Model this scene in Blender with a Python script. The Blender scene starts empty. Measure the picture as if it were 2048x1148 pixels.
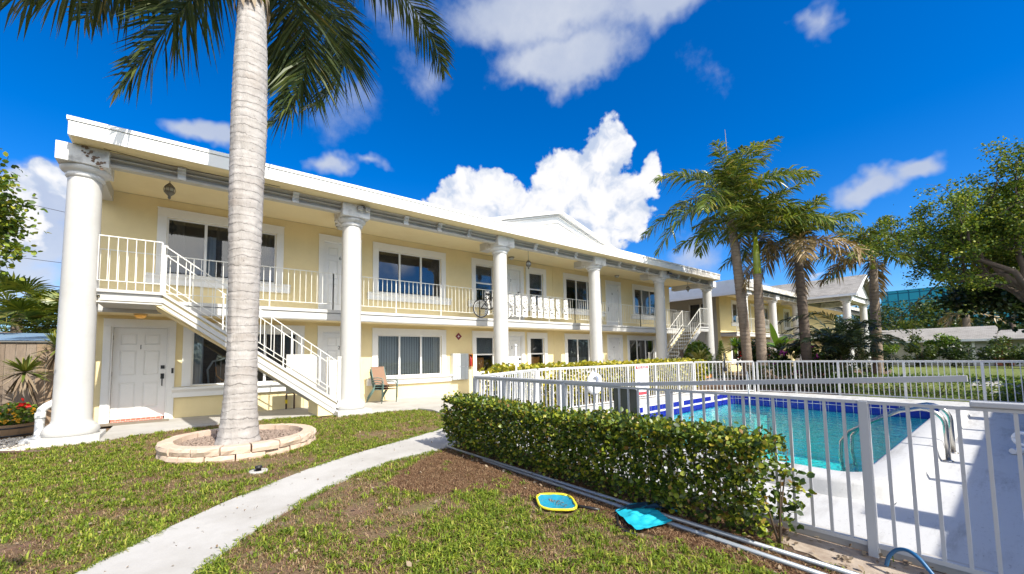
import bpy, math, random
import numpy as np
from mathutils import Vector, Matrix
PI = math.pi
scene = bpy.context.scene
COL = scene.collection

# ------------------------------------------------------------------ camera, world, sun, exposure
cam_d = bpy.data.cameras.new("camera")
cam_d.sensor_width = 36.0
cam_d.lens = 815.906 / 2048 * 36.0
cam_d.shift_y = 80.27 / 2048
cam_d.clip_start = 0.05
cam_d.clip_end = 3000
cam = bpy.data.objects.new("camera", cam_d)
COL.objects.link(cam)
R_ = (0.7777016, -0.6284155, -0.0165576)
U_ = (-0.0302359, -0.0637014, 0.9975109)
F_ = (0.6279060, 0.7752652, 0.0685414)
cam.matrix_world = Matrix(((R_[0], U_[0], -F_[0], 0), (R_[1], U_[1], -F_[1], 0), (R_[2], U_[2], -F_[2], 1.39), (0, 0, 0, 1)))
scene.camera = cam
vs = scene.view_settings
vs.view_transform = 'Standard'; vs.look = 'None'; vs.gamma = 1.0; vs.use_curve_mapping = False
vs.exposure = 1.26

sun_dir = Vector((-0.10, 1.0, -0.97)).normalized()          # the way the light travels
sun_d = bpy.data.lights.new("sun", 'SUN'); sun_d.energy = 3.1; sun_d.angle = math.radians(0.53); sun_d.color = (1.0, 0.945, 0.84)
sun = bpy.data.objects.new("sun", sun_d); COL.objects.link(sun)
sun.rotation_euler = sun_dir.to_track_quat('-Z', 'Y').to_euler()
sun.location = (5, -20, 20)

world = bpy.data.worlds.new("World"); scene.world = world; world.use_nodes = True
wt = world.node_tree; wt.nodes.clear()
def wn(t, **k):
    n = wt.nodes.new(t)
    for a, b in k.items(): setattr(n, a, b)
    return n
def wmath(op, a, b=None, c=None, clamp=False):
    n = wn('ShaderNodeMath', operation=op, use_clamp=clamp)
    for i, v in enumerate((a, b, c)):
        if v is None: continue
        if isinstance(v, (int, float)): n.inputs[i].default_value = v
        else: wt.links.new(v, n.inputs[i])
    return n.outputs[0]
sky = wn('ShaderNodeTexSky', sky_type='NISHITA', sun_disc=False)
sky.sun_elevation = math.radians(44); sky.sun_rotation = math.radians(174)
sky.air_density = 1.0; sky.dust_density = 0.15; sky.ozone_density = 4.0; sky.altitude = 300
hs = wn('ShaderNodeHueSaturation'); hs.inputs['Saturation'].default_value = 1.42; hs.inputs['Value'].default_value = 1.0
wt.links.new(sky.outputs[0], hs.inputs['Color'])
tint = wn('ShaderNodeMixRGB', blend_type='MULTIPLY'); tint.inputs[0].default_value = 1.0; wt.links.new(hs.outputs[0], tint.inputs[1]); tint.inputs[2].default_value = (0.66, 0.80, 1.02, 1)
tc = wn('ShaderNodeTexCoord')
D0 = tc.outputs['Generated']
def noise(scale, detail, rough, vec, w=None):
    n = wn('ShaderNodeTexNoise'); n.inputs['Scale'].default_value = scale; n.inputs['Detail'].default_value = detail; n.inputs['Roughness'].default_value = rough
    wt.links.new(vec, n.inputs['Vector']); return n
n1 = noise(7.0, 4, 0.6, D0)
sub = wn('ShaderNodeVectorMath', operation='SUBTRACT'); wt.links.new(n1.outputs['Color'], sub.inputs[0]); sub.inputs[1].default_value = (0.5, 0.5, 0.5)
mad = wn('ShaderNodeVectorMath', operation='MULTIPLY_ADD'); wt.links.new(sub.outputs[0], mad.inputs[0]); mad.inputs[1].default_value = (0.13, 0.13, 0.13); wt.links.new(D0, mad.inputs[2])
DV = mad.outputs[0]
CLOUDS = [(0.6491,0.4712,0.0551,0.0701,1.05),(0.7575,0.4096,0.0986,0.0885,1.1),(0.6615,0.364,0.1035,0.0899,1.1),(0.5531,0.3974,0.027,0.0468,0.9),(0.6039,0.3309,0.0645,0.0539,0.9),(0.965,0.3653,0.0994,0.0571,1.0),(0.8279,0.3353,0.105,0.0669,1.0),(1.0516,0.3521,0.0637,0.0353,0.8),(0.7307,0.2732,0.1367,0.0572,0.9),(0.629,0.2797,0.0553,0.0247,0.7),(0.9332,0.402,0.0463,0.0367,0.8),(1.7826,0.2303,0.0439,0.0625,0.75),(1.75,0.29,0.03,0.03,.8)]
SOFT = [(1.7663,0.2017,0.0703,0.094,1.25),(1.7426,0.2703,0.0439,0.0525,1.1),(1.7833,0.1288,0.0887,0.0787,1.1),(0.7914,0.7184,0.2159,0.0659,1.0),(0.7686,0.6435,0.1638,0.0576,1.0),(0.499,0.7091,0.1259,0.0489,0.8),(1.1604,0.7138,0.09,0.0678,0.50),(1.0994,0.623,0.0606,0.0523,0.40),(1.2527,0.595,0.0578,0.0501,0.12),(1.3135,0.4257,0.0435,0.0253,0.7),(1.2285,0.4293,0.0418,0.0201,0.5),(1.5471,0.4142,0.0518,0.0206,0.7),(0.1608,0.2982,0.0467,0.0275,0.72),(0.0995,0.3101,0.0374,0.0194,0.72),(0.2374,0.1404,0.02,0.0097,0.8),(0.4607,0.2156,0.0684,0.054,0.5),(0.3047,0.1139,0.0496,0.0204,0.7),(0.2242,0.5981,0.0286,0.0212,0.4),(0.3825,0.5453,0.0512,0.0492,0.22),
(2.6,0.45,0.3,0.12,0.9)]
# added unseen cloud bank on the sun's side, as neutral fill for the facade
FILL_CLOUDS = [(-1.57,0.55,0.62,0.42,1.0),(-1.05,0.5,0.34,0.30,1.0),(-2.6,0.45,0.5,0.32,1.0)]
def blobs(lst, vec):
    cur = None
    for az, el, a, b, w in lst:
        t1 = (-math.sin(az) / a, math.cos(az) / a, 0.0)
        t2 = (-math.sin(el) * math.cos(az) / b, -math.sin(el) * math.sin(az) / b, math.cos(el) / b)
        c = (math.cos(el) * math.cos(az), math.cos(el) * math.sin(az), math.sin(el))
        x = wn('ShaderNodeVectorMath', operation='DOT_PRODUCT'); wt.links.new(vec, x.inputs[0]); x.inputs[1].default_value = t1
        y = wn('ShaderNodeVectorMath', operation='DOT_PRODUCT'); wt.links.new(vec, y.inputs[0]); y.inputs[1].default_value = t2
        z = wn('ShaderNodeVectorMath', operation='DOT_PRODUCT'); wt.links.new(vec, z.inputs[0]); z.inputs[1].default_value = c
        xx = wmath('MULTIPLY', x.outputs['Value'], x.outputs['Value'])
        r2 = wmath('MULTIPLY_ADD', y.outputs['Value'], y.outputs['Value'], xx)
        r = wmath('SQRT', r2)
        v = wmath('MULTIPLY_ADD', r, -w, w)                      # w*(1-r)
        v = wmath('MAXIMUM', wmath('MULTIPLY_ADD', wmath('LESS_THAN', z.outputs['Value'], 0.2), -9.0, v), -2.0)
        cur = v if cur is None else wmath('SMOOTH_MAX', cur, v, 0.25)
    return cur
def srange(v, a, b):
    n = wn('ShaderNodeMapRange', interpolation_type='SMOOTHSTEP'); wt.links.new(v, n.inputs['Value'])
    n.inputs['From Min'].default_value = a; n.inputs['From Max'].default_value = b; return n.outputs['Result']
nf = noise(16.0, 8, 0.62, D0); ns = noise(5.0, 7, 0.62, D0); nw = noise(26.0, 5, 0.6, D0)
hard = wmath('ADD', blobs(CLOUDS, DV), wmath('MULTIPLY_ADD', nf.outputs['Fac'], 1.1, -0.58))
soft = wmath('ADD', blobs(SOFT, DV), wmath('MULTIPLY_ADD', ns.outputs['Fac'], 1.5, -0.74))
ah = srange(hard, 0.02, 0.2); asf = wmath('MULTIPLY', srange(soft, -0.05, 0.62), 0.9)
# the cloud's own light: sunlit billows white, thick and low parts greyer
bil = noise(20.0, 6, 0.55, DV)
lit = srange(wmath('ADD', bil.outputs['Fac'], wmath('MULTIPLY', hard, 0.22)), 0.36, 0.66)
chard = wn('ShaderNodeMixRGB'); wt.links.new(lit, chard.inputs[0]); chard.inputs[1].default_value = (0.23, 0.27, 0.35, 1); chard.inputs[2].default_value = (0.42, 0.42, 0.43, 1)
slit = srange(ns.outputs['Fac'], 0.3, 0.7)
csoft = wn('ShaderNodeMixRGB'); wt.links.new(slit, csoft.inputs[0]); csoft.inputs[1].default_value = (0.30, 0.318, 0.355, 1); csoft.inputs[2].default_value = (0.23, 0.258, 0.32, 1)
SKY_STRENGTH = 0.079
def wscale(c, s):
    n = wn('ShaderNodeVectorMath', operation='SCALE'); wt.links.new(c, n.inputs[0]); n.inputs['Scale'].default_value = s; return n.outputs[0]
m1 = wn('ShaderNodeMixRGB'); wt.links.new(asf, m1.inputs[0]); wt.links.new(tint.outputs[0], m1.inputs[1]); wt.links.new(wscale(csoft.outputs[0], 1 / SKY_STRENGTH), m1.inputs[2])
m2 = wn('ShaderNodeMixRGB'); wt.links.new(ah, m2.inputs[0]); wt.links.new(m1.outputs[0], m2.inputs[1]); wt.links.new(wscale(chard.outputs[0], 1 / SKY_STRENGTH), m2.inputs[2])
bank = wmath('ADD', blobs(FILL_CLOUDS, DV), wmath('MULTIPLY_ADD', ns.outputs['Fac'], 1.0, -0.45))
m3 = wn('ShaderNodeMixRGB'); wt.links.new(srange(bank, 0.0, 0.35), m3.inputs[0]); wt.links.new(m2.outputs[0], m3.inputs[1]); m3.inputs[2].default_value = tuple(x / SKY_STRENGTH for x in (1.15, 1.12, 1.06)) + (1,)
m2 = m3
bg = wn('ShaderNodeBackground'); wt.links.new(m2.outputs[0], bg.inputs['Color']); bg.inputs['Strength'].default_value = SKY_STRENGTH
wo = wn('ShaderNodeOutputWorld'); wt.links.new(bg.outputs[0], wo.inputs['Surface'])

# ------------------------------------------------------------------ materials
MATS = {}
def newmat(name):
    m = bpy.data.materials.new(name); m.use_nodes = True
    nt = m.node_tree; b = nt.nodes['Principled BSDF']; MATS[name] = m
    return m, nt, b
def nd(nt, t, **k):
    n = nt.nodes.new(t)
    for a, v in k.items():
        if a.startswith('i_'): n.inputs[a[2:].replace('_', ' ')].default_value = v
        else: setattr(n, a, v)
    return n
def ramp(nt, fac, stops, interp='LINEAR'):
    n = nd(nt, 'ShaderNodeValToRGB'); cr = n.color_ramp; cr.interpolation = interp
    while len(cr.elements) < len(stops): cr.elements.new(0.5)
    for e, (p, c) in zip(cr.elements, stops): e.position = p; e.color = (*c, 1) if len(c) == 3 else c
    nt.links.new(fac, n.inputs[0]); return n.outputs[0]
def mixc(nt, fac, a, b, typ='MIX'):
    n = nd(nt, 'ShaderNodeMixRGB', blend_type=typ)
    for i, v in ((0, fac), (1, a), (2, b)):
        if isinstance(v, (int, float)): n.inputs[i].default_value = v
        elif isinstance(v, tuple): n.inputs[i].default_value = (*v, 1) if len(v) == 3 else v
        else: nt.links.new(v, n.inputs[i])
    return n.outputs[0]
def tnoise(nt, scale, detail=5, rough=0.6, coord='Object', stretch=None):
    t = nd(nt, 'ShaderNodeTexCoord') if coord != 'World' else nd(nt, 'ShaderNodeNewGeometry')
    v = t.outputs['Position'] if coord == 'World' else t.outputs[coord]
    if stretch:
        mp = nd(nt, 'ShaderNodeMapping'); mp.inputs['Scale'].default_value = stretch; nt.links.new(v, mp.inputs['Vector']); v = mp.outputs[0]
    n = nd(nt, 'ShaderNodeTexNoise'); n.inputs['Scale'].default_value = scale; n.inputs['Detail'].default_value = detail; n.inputs['Roughness'].default_value = rough
    nt.links.new(v, n.inputs['Vector']); return n.outputs['Fac']
def bump(nt, b, h, strength=0.3, dist=0.01):
    n = nd(nt, 'ShaderNodeBump'); n.inputs['Strength'].default_value = strength; n.inputs['Distance'].default_value = dist
    nt.links.new(h, n.inputs['Height']); nt.links.new(n.outputs[0], b.inputs['Normal'])
def rng_map(nt, v, a, b, c=0.0, d=1.0):
    n = nd(nt, 'ShaderNodeMapRange'); nt.links.new(v, n.inputs['Value'])
    for k, x in zip(('From Min', 'From Max', 'To Min', 'To Max'), (a, b, c, d)): n.inputs[k].default_value = x
    return n.outputs['Result']
def paint(name, col, rough=0.55, dirt=(0.35, 0.32, 0.27), amt=0.35, scale=3.0, bscale=60, bstr=0.15, metallic=0.0, lo=0.5, hi=0.8, stretch=None, coat=0.0):
    """a painted or plain solid: base colour, blotchy wear of its own, fine bump"""
    m, nt, b = newmat(name)
    f = tnoise(nt, scale, 8, 0.65, stretch=stretch)
    f = rng_map(nt, f, lo, hi, 0.0, amt)
    g = tnoise(nt, scale * 9, 4, 0.6)
    c = mixc(nt, f, col, dirt)
    c = mixc(nt, rng_map(nt, g, 0.3, 0.7, 0.0, 0.10), c, tuple(x * 0.75 for x in col))
    nt.links.new(c, b.inputs['Base Color']); b.inputs['Roughness'].default_value = rough; b.inputs['Metallic'].default_value = metallic
    if bstr: bump(nt, b, tnoise(nt, bscale, 4, 0.6), bstr, 0.004)
    return m
paint('white_paint', (0.54, 0.535, 0.52), 0.5, dirt=(0.33, 0.30, 0.26), amt=0.35, scale=2.2, lo=.5, hi=.82, bstr=0.35, bscale=30)
paint('white_trim', (0.80, 0.80, 0.79), 0.45, amt=0.12, bstr=0.06)
paint('white_metal', (0.60, 0.605, 0.61), 0.35, dirt=(0.33, 0.22, 0.14), amt=0.5, scale=5, lo=0.62, hi=0.85, bstr=0.03)
paint('fence_white_shaded', (0.47, 0.475, 0.485), 0.4, dirt=(0.25, 0.18, 0.13), amt=0.6, scale=6, lo=.64, hi=.8, bstr=0.03)  # white fence metal darkened for its shaded side, plus rusty wear
paint('rail_white', (0.74, 0.73, 0.68), 0.4, dirt=(0.40, 0.17, 0.05), amt=0.85, scale=4.2, lo=0.66, hi=0.76, bstr=0.03)
paint('stucco_yellow', (0.82, 0.69, 0.40), 0.85, dirt=(0.66, 0.55, 0.29), amt=0.55, scale=1.1, lo=.42, hi=.8, bstr=0.8, bscale=38)
paint('ceiling_yellow', (0.85, 0.72, 0.43), 0.85, dirt=(0.62, 0.45, 0.20), amt=0.3, scale=1.0, bstr=0.2, bscale=30)
paint('soffit_cream', (0.82, 0.70, 0.42), 0.8, amt=0.1, bstr=0.1)
paint('concrete', (0.46, 0.445, 0.42), 0.85, dirt=(0.25, 0.225, 0.19), amt=0.65, scale=1.3, lo=0.42, hi=0.8, bstr=0.35, bscale=50)
paint('deck_white', (0.51, 0.51, 0.505), 0.75, dirt=(0.24, 0.225, 0.21), amt=0.8, scale=1.6, lo=0.54, hi=0.78, bstr=0.3, bscale=50, stretch=(0.5, 2.2, 1))
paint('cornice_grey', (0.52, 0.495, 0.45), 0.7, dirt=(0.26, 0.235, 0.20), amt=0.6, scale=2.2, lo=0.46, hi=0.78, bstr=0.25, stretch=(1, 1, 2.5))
paint('block_grey', (0.68, 0.68, 0.68), 0.7, dirt=(0.13, 0.12, 0.10), amt=0.8, scale=3.0, lo=0.5, hi=0.74, bstr=0.5)
def deck():
    m, nt, b = MATS['deck_white'], MATS['deck_white'].node_tree, MATS['deck_white'].node_tree.nodes['Principled BSDF']
    old = b.inputs['Base Color'].links[0].from_socket
    pit = rng_map(nt, tnoise(nt, 26, 4, .65, stretch=(.6, 1.6, 1)), 0.60, 0.70, 0, .7); patch = rng_map(nt, tnoise(nt, .9, 5, .6), .42, .62, 0, 1)
    mm = nd(nt, 'ShaderNodeMath', operation='MULTIPLY'); nt.links.new(pit, mm.inputs[0]); nt.links.new(patch, mm.inputs[1])
    c = mixc(nt, mm.outputs[0], old, (0.13, 0.12, 0.11))
    st = rng_map(nt, tnoise(nt, 1.5, 7, .7, stretch=(.35, 2.6, 1)), 0.53, 0.66, 0, .55)
    nt.links.new(mixc(nt, st, c, (0.25, 0.235, 0.215)), b.inputs['Base Color'])
deck()
paint('black_metal', (0.02, 0.02, 0.022), 0.4, amt=0.0, bstr=0)
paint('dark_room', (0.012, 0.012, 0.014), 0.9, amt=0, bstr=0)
paint('curtain_dark', (0.05, 0.048, 0.045), 0.9, amt=0.2, bstr=0.1)
paint('curtain_blue', (0.30, 0.36, 0.42), 0.9, amt=0.2, bstr=0.1)
paint('blind_grey', (0.52, 0.55, 0.56), 0.7, amt=0.1, bstr=0)
paint('blind_dark', (0.13, 0.135, 0.14), 0.6, amt=0.1, bstr=0)
paint('rust_patch', (0.16, 0.105, 0.075), 0.9, amt=0.5, bstr=0.5)
paint('brass', (0.55, 0.38, 0.16), 0.35, amt=0.2, metallic=0.9, bstr=0)
paint('bronze_grey', (0.20, 0.19, 0.17), 0.45, amt=0.4, metallic=0.6, bstr=0)
paint('silver_metal', (0.62, 0.64, 0.67), 0.35, amt=0.2, metallic=0.3, bstr=0)
paint('mailbox_grey', (0.46, 0.50, 0.52), 0.4, amt=0.2, bstr=0)
paint('steel', (0.55, 0.53, 0.49), 0.26, dirt=(0.35, 0.24, 0.14), amt=0.4, scale=6, metallic=1.0, bstr=0)
paint('tan_sling', (0.27, 0.16, 0.105), 0.8, amt=0.2, scale=20, bstr=0.3, bscale=200)
paint('green_metal', (0.12, 0.20, 0.18), 0.4, amt=0.2, bstr=0)
paint('mat_brown', (0.20, 0.165, 0.125), 0.95, amt=0.4, bstr=0.6, bscale=200)
paint('red_enamel', (0.45, 0.03, 0.02), 0.35, amt=0.1, bstr=0)
paint('maroon', (0.22, 0.02, 0.05), 0.5, amt=0.1, bstr=0)
paint('sign_white', (0.80, 0.82, 0.85), 0.4, amt=0.05, bstr=0)
paint('sign_red', (0.55, 0.05, 0.07), 0.4, amt=0.05, bstr=0)
paint('ink_black', (0.015, 0.015, 0.02), 0.5, amt=0, bstr=0)
paint('ink_blue', (0.10, 0.16, 0.35), 0.5, amt=0, bstr=0)
paint('sign_back', (0.10, 0.10, 0.075), 0.5, dirt=(0.22, 0.20, 0.15), amt=0.5, scale=5, bstr=0.1, stretch=(1, 1, .2))
paint('pool_plaster', (0.24, 0.78, 0.80), 0.7, amt=0.0, bstr=0.1)
paint('tile_blue', (0.012, 0.02, 0.26), 0.12, dirt=(0.03, 0.06, 0.38), amt=0.5, scale=12, bstr=0)
paint('grey_pole', (0.30, 0.33, 0.36), 0.35, dirt=(0.3, 0.28, 0.26), amt=0.4, metallic=0.4, bstr=0)
paint('net_yellow', (0.80, 0.70, 0.04), 0.4, amt=0.1, bstr=0)
paint('net_blue', (0.01, 0.26, 0.40), 0.6, amt=0.2, scale=20, bstr=0.4, bscale=160)
paint('net_cyan', (0.01, 0.40, 0.52), 0.6, dirt=(0.01, 0.27, 0.42), amt=0.5, scale=9, bstr=0.5, bscale=160)
paint('net_navy', (0.006, 0.035, 0.07), 0.6, amt=0.0, bstr=0.4, bscale=160)
paint('hose_blue', (0.01, 0.11, 0.26), 0.4, amt=0.1, bstr=0)
paint('block_stone', (0.54, 0.41, 0.315), 0.9, dirt=(0.64, 0.55, 0.47), amt=0.9, scale=6, bstr=0.9, bscale=26)
paint('gravel_white', (0.66, 0.60, 0.50), 0.9, dirt=(0.42, 0.34, 0.24), amt=0.6, scale=14, bstr=0.3)
paint('mulch_chip', (0.20, 0.14, 0.11), 0.95, dirt=(0.36, 0.29, 0.24), amt=0.9, scale=30, lo=0.35, hi=0.7, bstr=0.4)
paint('bark_brown', (0.11, 0.08, 0.06), 0.95, dirt=(0.22, 0.18, 0.14), amt=0.7, scale=7, bstr=0.9, bscale=22, stretch=(1, 1, .35))
paint('stem_brown', (0.10, 0.07, 0.045), 0.9, dirt=(0.22, 0.17, 0.12), amt=0.6, scale=9, bstr=0.5)
paint('barrel_wood', (0.24, 0.15, 0.08), 0.8, dirt=(0.10, 0.07, 0.045), amt=0.7, scale=5, bstr=0.4, stretch=(3, 3, .4))
paint('soil', (0.05, 0.035, 0.025), 1.0, amt=0.3, bstr=0.6)
paint('orange_wood', (0.50, 0.22, 0.06), 0.8, amt=0.3, bstr=0.2)
paint('door_rust', (0.34, 0.10, 0.05), 0.7, amt=0.3, bstr=0.2)
paint('pipe_white', (0.80, 0.80, 0.78), 0.35, amt=0.12, bstr=0)
paint('pipe_brown', (0.09, 0.05, 0.035), 0.6, amt=0.4, bstr=0)
paint('tag_yellow', (0.80, 0.62, 0.02), 0.5, amt=0, bstr=0)
paint('tyre', (0.015, 0.015, 0.015), 0.7, amt=0, bstr=0)
paint('wall_grey', (0.44, 0.43, 0.40), 0.85, amt=0.3, scale=2, bstr=0.3)
paint('wall_pale', (0.72, 0.60, 0.30), 0.85, amt=0.3, scale=1.5, bstr=0.3)
paint('flower_red', (0.65, 0.02, 0.015), 0.6, amt=0.1, bstr=0)
paint('flower_yellow', (0.80, 0.42, 0.02), 0.6, amt=0.1, bstr=0)
paint('flower_purple', (0.30, 0.02, 0.24), 0.6, amt=0.1, bstr=0)
paint('flower_pink', (0.62, 0.22, 0.18), 0.6, amt=0.1, bstr=0)
paint('wire_black', (0.012, 0.012, 0.014), 0.6, amt=0, bstr=0)
paint('spear_brown', (0.22, 0.18, 0.11), 0.8, amt=0.3, bstr=0)
paint('roof_blue', (0.16, 0.25, 0.38), 0.5, amt=0.2, bstr=0)

def weathered_fascia():
    m, nt, b = newmat('fascia_white')
    f = tnoise(nt, 2.6, 9, 0.68, stretch=(1, 1, 2.2))
    t = nd(nt, 'ShaderNodeTexCoord'); sp = nd(nt, 'ShaderNodeSeparateXYZ'); nt.links.new(t.outputs['Object'], sp.inputs[0])
    far = rng_map(nt, sp.outputs['X'], 17.3, 19.5, -0.22, 0.10)
    a = nd(nt, 'ShaderNodeMath', operation='ADD'); nt.links.new(f, a.inputs[0]); nt.links.new(far, a.inputs[1])
    c = mixc(nt, rng_map(nt, a.outputs[0], 0.47, 0.60, 0, 0.85), (0.82, 0.82, 0.80), (0.34, 0.31, 0.26))
    nt.links.new(c, b.inputs['Base Color']); b.inputs['Roughness'].default_value = 0.55
    bump(nt, b, tnoise(nt, 14, 5, 0.6), 0.12, 0.01)
weathered_fascia()
def shingles():
    m, nt, b = newmat('shingle_grey')
    t = nd(nt, 'ShaderNodeTexCoord')
    br = nd(nt, 'ShaderNodeTexBrick', i_Scale=2.2, i_Mortar_Size=0.012, i_Color1=(0.20, 0.185, 0.165, 1), i_Color2=(0.29, 0.27, 0.245, 1), i_Mortar=(0.10, 0.095, 0.085, 1))
    mp = nd(nt, 'ShaderNodeMapping'); mp.inputs['Rotation'].default_value = (0, 0, PI / 2); nt.links.new(t.outputs['Object'], mp.inputs[0]); nt.links.new(mp.outputs[0], br.inputs['Vector'])
    c = mixc(nt, rng_map(nt, tnoise(nt, 1.2, 7, .65), 0.4, 0.7, 0, 0.6), br.outputs['Color'], (0.36, 0.34, 0.31))
    nt.links.new(c, b.inputs['Base Color']); b.inputs['Roughness'].default_value = 0.95
    bump(nt, b, br.outputs['Fac'], -0.5, 0.02)
shingles()
def siding(name, col):
    m, nt, b = newmat(name)
    t = nd(nt, 'ShaderNodeTexCoord'); sp = nd(nt, 'ShaderNodeSeparateXYZ'); nt.links.new(t.outputs['Object'], sp.inputs[0])
    md = nd(nt, 'ShaderNodeMath', operation='MULTIPLY'); nt.links.new(sp.outputs['Z'], md.inputs[0]); md.inputs[1].default_value = 1 / 0.2
    fr = nd(nt, 'ShaderNodeMath', operation='FRACT'); nt.links.new(md.outputs[0], fr.inputs[0])
    c = mixc(nt, rng_map(nt, tnoise(nt, 2, 6), 0.5, 0.8, 0, 0.3), col, (0.5, 0.48, 0.45))
    nt.links.new(c, b.inputs['Base Color']); b.inputs['Roughness'].default_value = 0.5
    bump(nt, b, fr.outputs[0], -0.9, 0.03)
siding('siding_white', (0.78, 0.79, 0.80))
def wood_fence():
    m, nt, b = newmat('fence_wood')
    g = nd(nt, 'ShaderNodeNewGeometry')
    f = tnoise(nt, 5, 8, 0.7, stretch=(7, 7, 0.6))
    c = ramp(nt, f, [(0.25, (0.06, 0.045, 0.035)), (0.5, (0.20, 0.15, 0.11)), (0.75, (0.33, 0.27, 0.21))])
    c = mixc(nt, 0.55, c, ramp(nt, g.outputs['Random Per Island'], [(0, (0.14, 0.10, 0.07)), (0.5, (0.27, 0.22, 0.175)), (1, (0.32, 0.21, 0.12))]))
    nt.links.new(c, b.inputs['Base Color']); b.inputs['Roughness'].default_value = 0.9
    bump(nt, b, f, 0.5, 0.01)
wood_fence()
def palm_bark(name, a, bcol, ring, dark):
    m, nt, b = newmat(name)
    t = nd(nt, 'ShaderNodeTexCoord'); sp = nd(nt, 'ShaderNodeSeparateXYZ'); nt.links.new(t.outputs['Object'], sp.inputs[0])
    wob = tnoise(nt, 2.5, 4, 0.6)
    ad = nd(nt, 'ShaderNodeMath', operation='MULTIPLY_ADD'); nt.links.new(wob, ad.inputs[0]); ad.inputs[1].default_value = 0.20; nt.links.new(sp.outputs['Z'], ad.inputs[2])
    ml = nd(nt, 'ShaderNodeMath', operation='MULTIPLY'); nt.links.new(ad.outputs[0], ml.inputs[0]); ml.inputs[1].default_value = ring
    fr = nd(nt, 'ShaderNodeMath', operation='FRACT'); nt.links.new(ml.outputs[0], fr.inputs[0])
    rg = rng_map(nt, fr.outputs[0], 0.0, 0.15, 1.0, 0.0)
    brk = rng_map(nt, tnoise(nt, 6, 4, .6, stretch=(1, 1, .3)), 0.38, 0.54, 0.3, 1)
    mm = nd(nt, 'ShaderNodeMath', operation='MULTIPLY'); nt.links.new(rg, mm.inputs[0]); nt.links.new(brk, mm.inputs[1])
    c = mixc(nt, rng_map(nt, tnoise(nt, 3.5, 8, 0.7), 0.3, 0.7), a, bcol)
    # patches of peeled bark and dark pock marks of their own
    pat = rng_map(nt, tnoise(nt, 1.3, 5, 0.6, stretch=(1, 1, 1.6)), 0.54, 0.66, 0, 0.5)
    c = mixc(nt, pat, c, dark)
    sp2 = rng_map(nt, tnoise(nt, 22, 3, 0.5, stretch=(1, 1, 1.5)), 0.66, 0.74, 0, 0.75)
    c = mixc(nt, sp2, c, (0.10, 0.085, 0.075))
    c = mixc(nt, mm.outputs[0], c, tuple(x * 0.30 for x in a))
    nt.links.new(c, b.inputs['Base Color']); b.inputs['Roughness'].default_value = 0.9
    bump(nt, b, tnoise(nt, 20, 6, 0.7, stretch=(1, 1, 0.4)), 0.7, 0.02)
palm_bark('palm_trunk_pale', (0.29, 0.265, 0.245), (0.43, 0.405, 0.385), 7.6, (0.24, 0.195, 0.16))
palm_bark('palm_trunk_brown', (0.17, 0.125, 0.09), (0.27, 0.215, 0.165), 7.0, (0.13, 0.095, 0.065))
palm_bark('palm_trunk_dark', (0.085, 0.062, 0.046), (0.15, 0.115, 0.09), 7.0, (0.06, 0.045, 0.035))
def leafmat(name, stops, rough=0.42, trans=0.25, spec=0.5):
    m, nt, b = newmat(name)
    g = nd(nt, 'ShaderNodeNewGeometry')
    c = ramp(nt, g.outputs['Random Per Island'], stops)
    nt.links.new(c, b.inputs['Base Color']); b.inputs['Roughness'].default_value = rough
    b.inputs['Specular IOR Level'].default_value = spec
    tr = nd(nt, 'ShaderNodeBsdfTranslucent'); tcx = mixc(nt, 1.0, c, (1.25, 1.2, 0.5), 'MULTIPLY'); nt.links.new(tcx, tr.inputs['Color'])
    mx = nd(nt, 'ShaderNodeMixShader'); mx.inputs[0].default_value = trans
    nt.links.new(b.outputs[0], mx.inputs[1]); nt.links.new(tr.outputs[0], mx.inputs[2])
    nt.links.new(mx.outputs[0], nt.nodes['Material Output'].inputs['Surface'])
    return m
leafmat('leaf_hedge', [(0, (0.02, 0.042, 0.009)), (0.45, (0.07, 0.12, 0.013)), (0.72, (0.19, 0.25, 0.02)), (0.90, (0.34, 0.34, 0.03)), (0.95, (0.22, 0.12, 0.03)), (1, (0.48, 0.44, 0.05))])
leafmat('leaf_croton', [(0, (0.12, 0.17, 0.02)), (0.4, (0.35, 0.33, 0.03)), (0.8, (0.55, 0.46, 0.05)), (1, (0.20, 0.22, 0.03))])
leafmat('leaf_tree', [(0, (0.035, 0.075, 0.012)), (0.45, (0.095, 0.16, 0.018)), (0.78, (0.21, 0.27, 0.025)), (1, (0.36, 0.35, 0.035))], 0.55, 0.25, 0.35)
leafmat('leaf_dark', [(0, (0.012, 0.028, 0.010)), (0.6, (0.03, 0.06, 0.016)), (1, (0.07, 0.10, 0.02))])
leafmat('leaf_mid', [(0, (0.025, 0.05, 0.012)), (0.6, (0.06, 0.10, 0.018)), (1, (0.14, 0.17, 0.03))])
leafmat('leaf_bright', [(0, (0.05, 0.12, 0.016)), (0.6, (0.12, 0.22, 0.025)), (1, (0.26, 0.30, 0.04))])
leafmat('frond_near', [(0, (0.018, 0.034, 0.010)), (0.6, (0.045, 0.07, 0.016)), (0.92, (0.10, 0.12, 0.025)), (1, (0.22, 0.13, 0.04))], 0.48, 0.18, 0.35)
leafmat('frond_green', [(0, (0.05, 0.085, 0.014)), (0.55, (0.13, 0.18, 0.024)), (0.85, (0.24, 0.26, 0.035)), (1, (0.34, 0.27, 0.08))], 0.33, 0.25)
leafmat('frond_brown', [(0, (0.14, 0.10, 0.04)), (0.5, (0.28, 0.19, 0.08)), (1, (0.42, 0.31, 0.17))], 0.5, 0.2)
leafmat('frond_dark', [(0, (0.010, 0.022, 0.010)), (0.7, (0.025, 0.045, 0.016)), (1, (0.07, 0.09, 0.02))], 0.35, 0.15)
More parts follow.
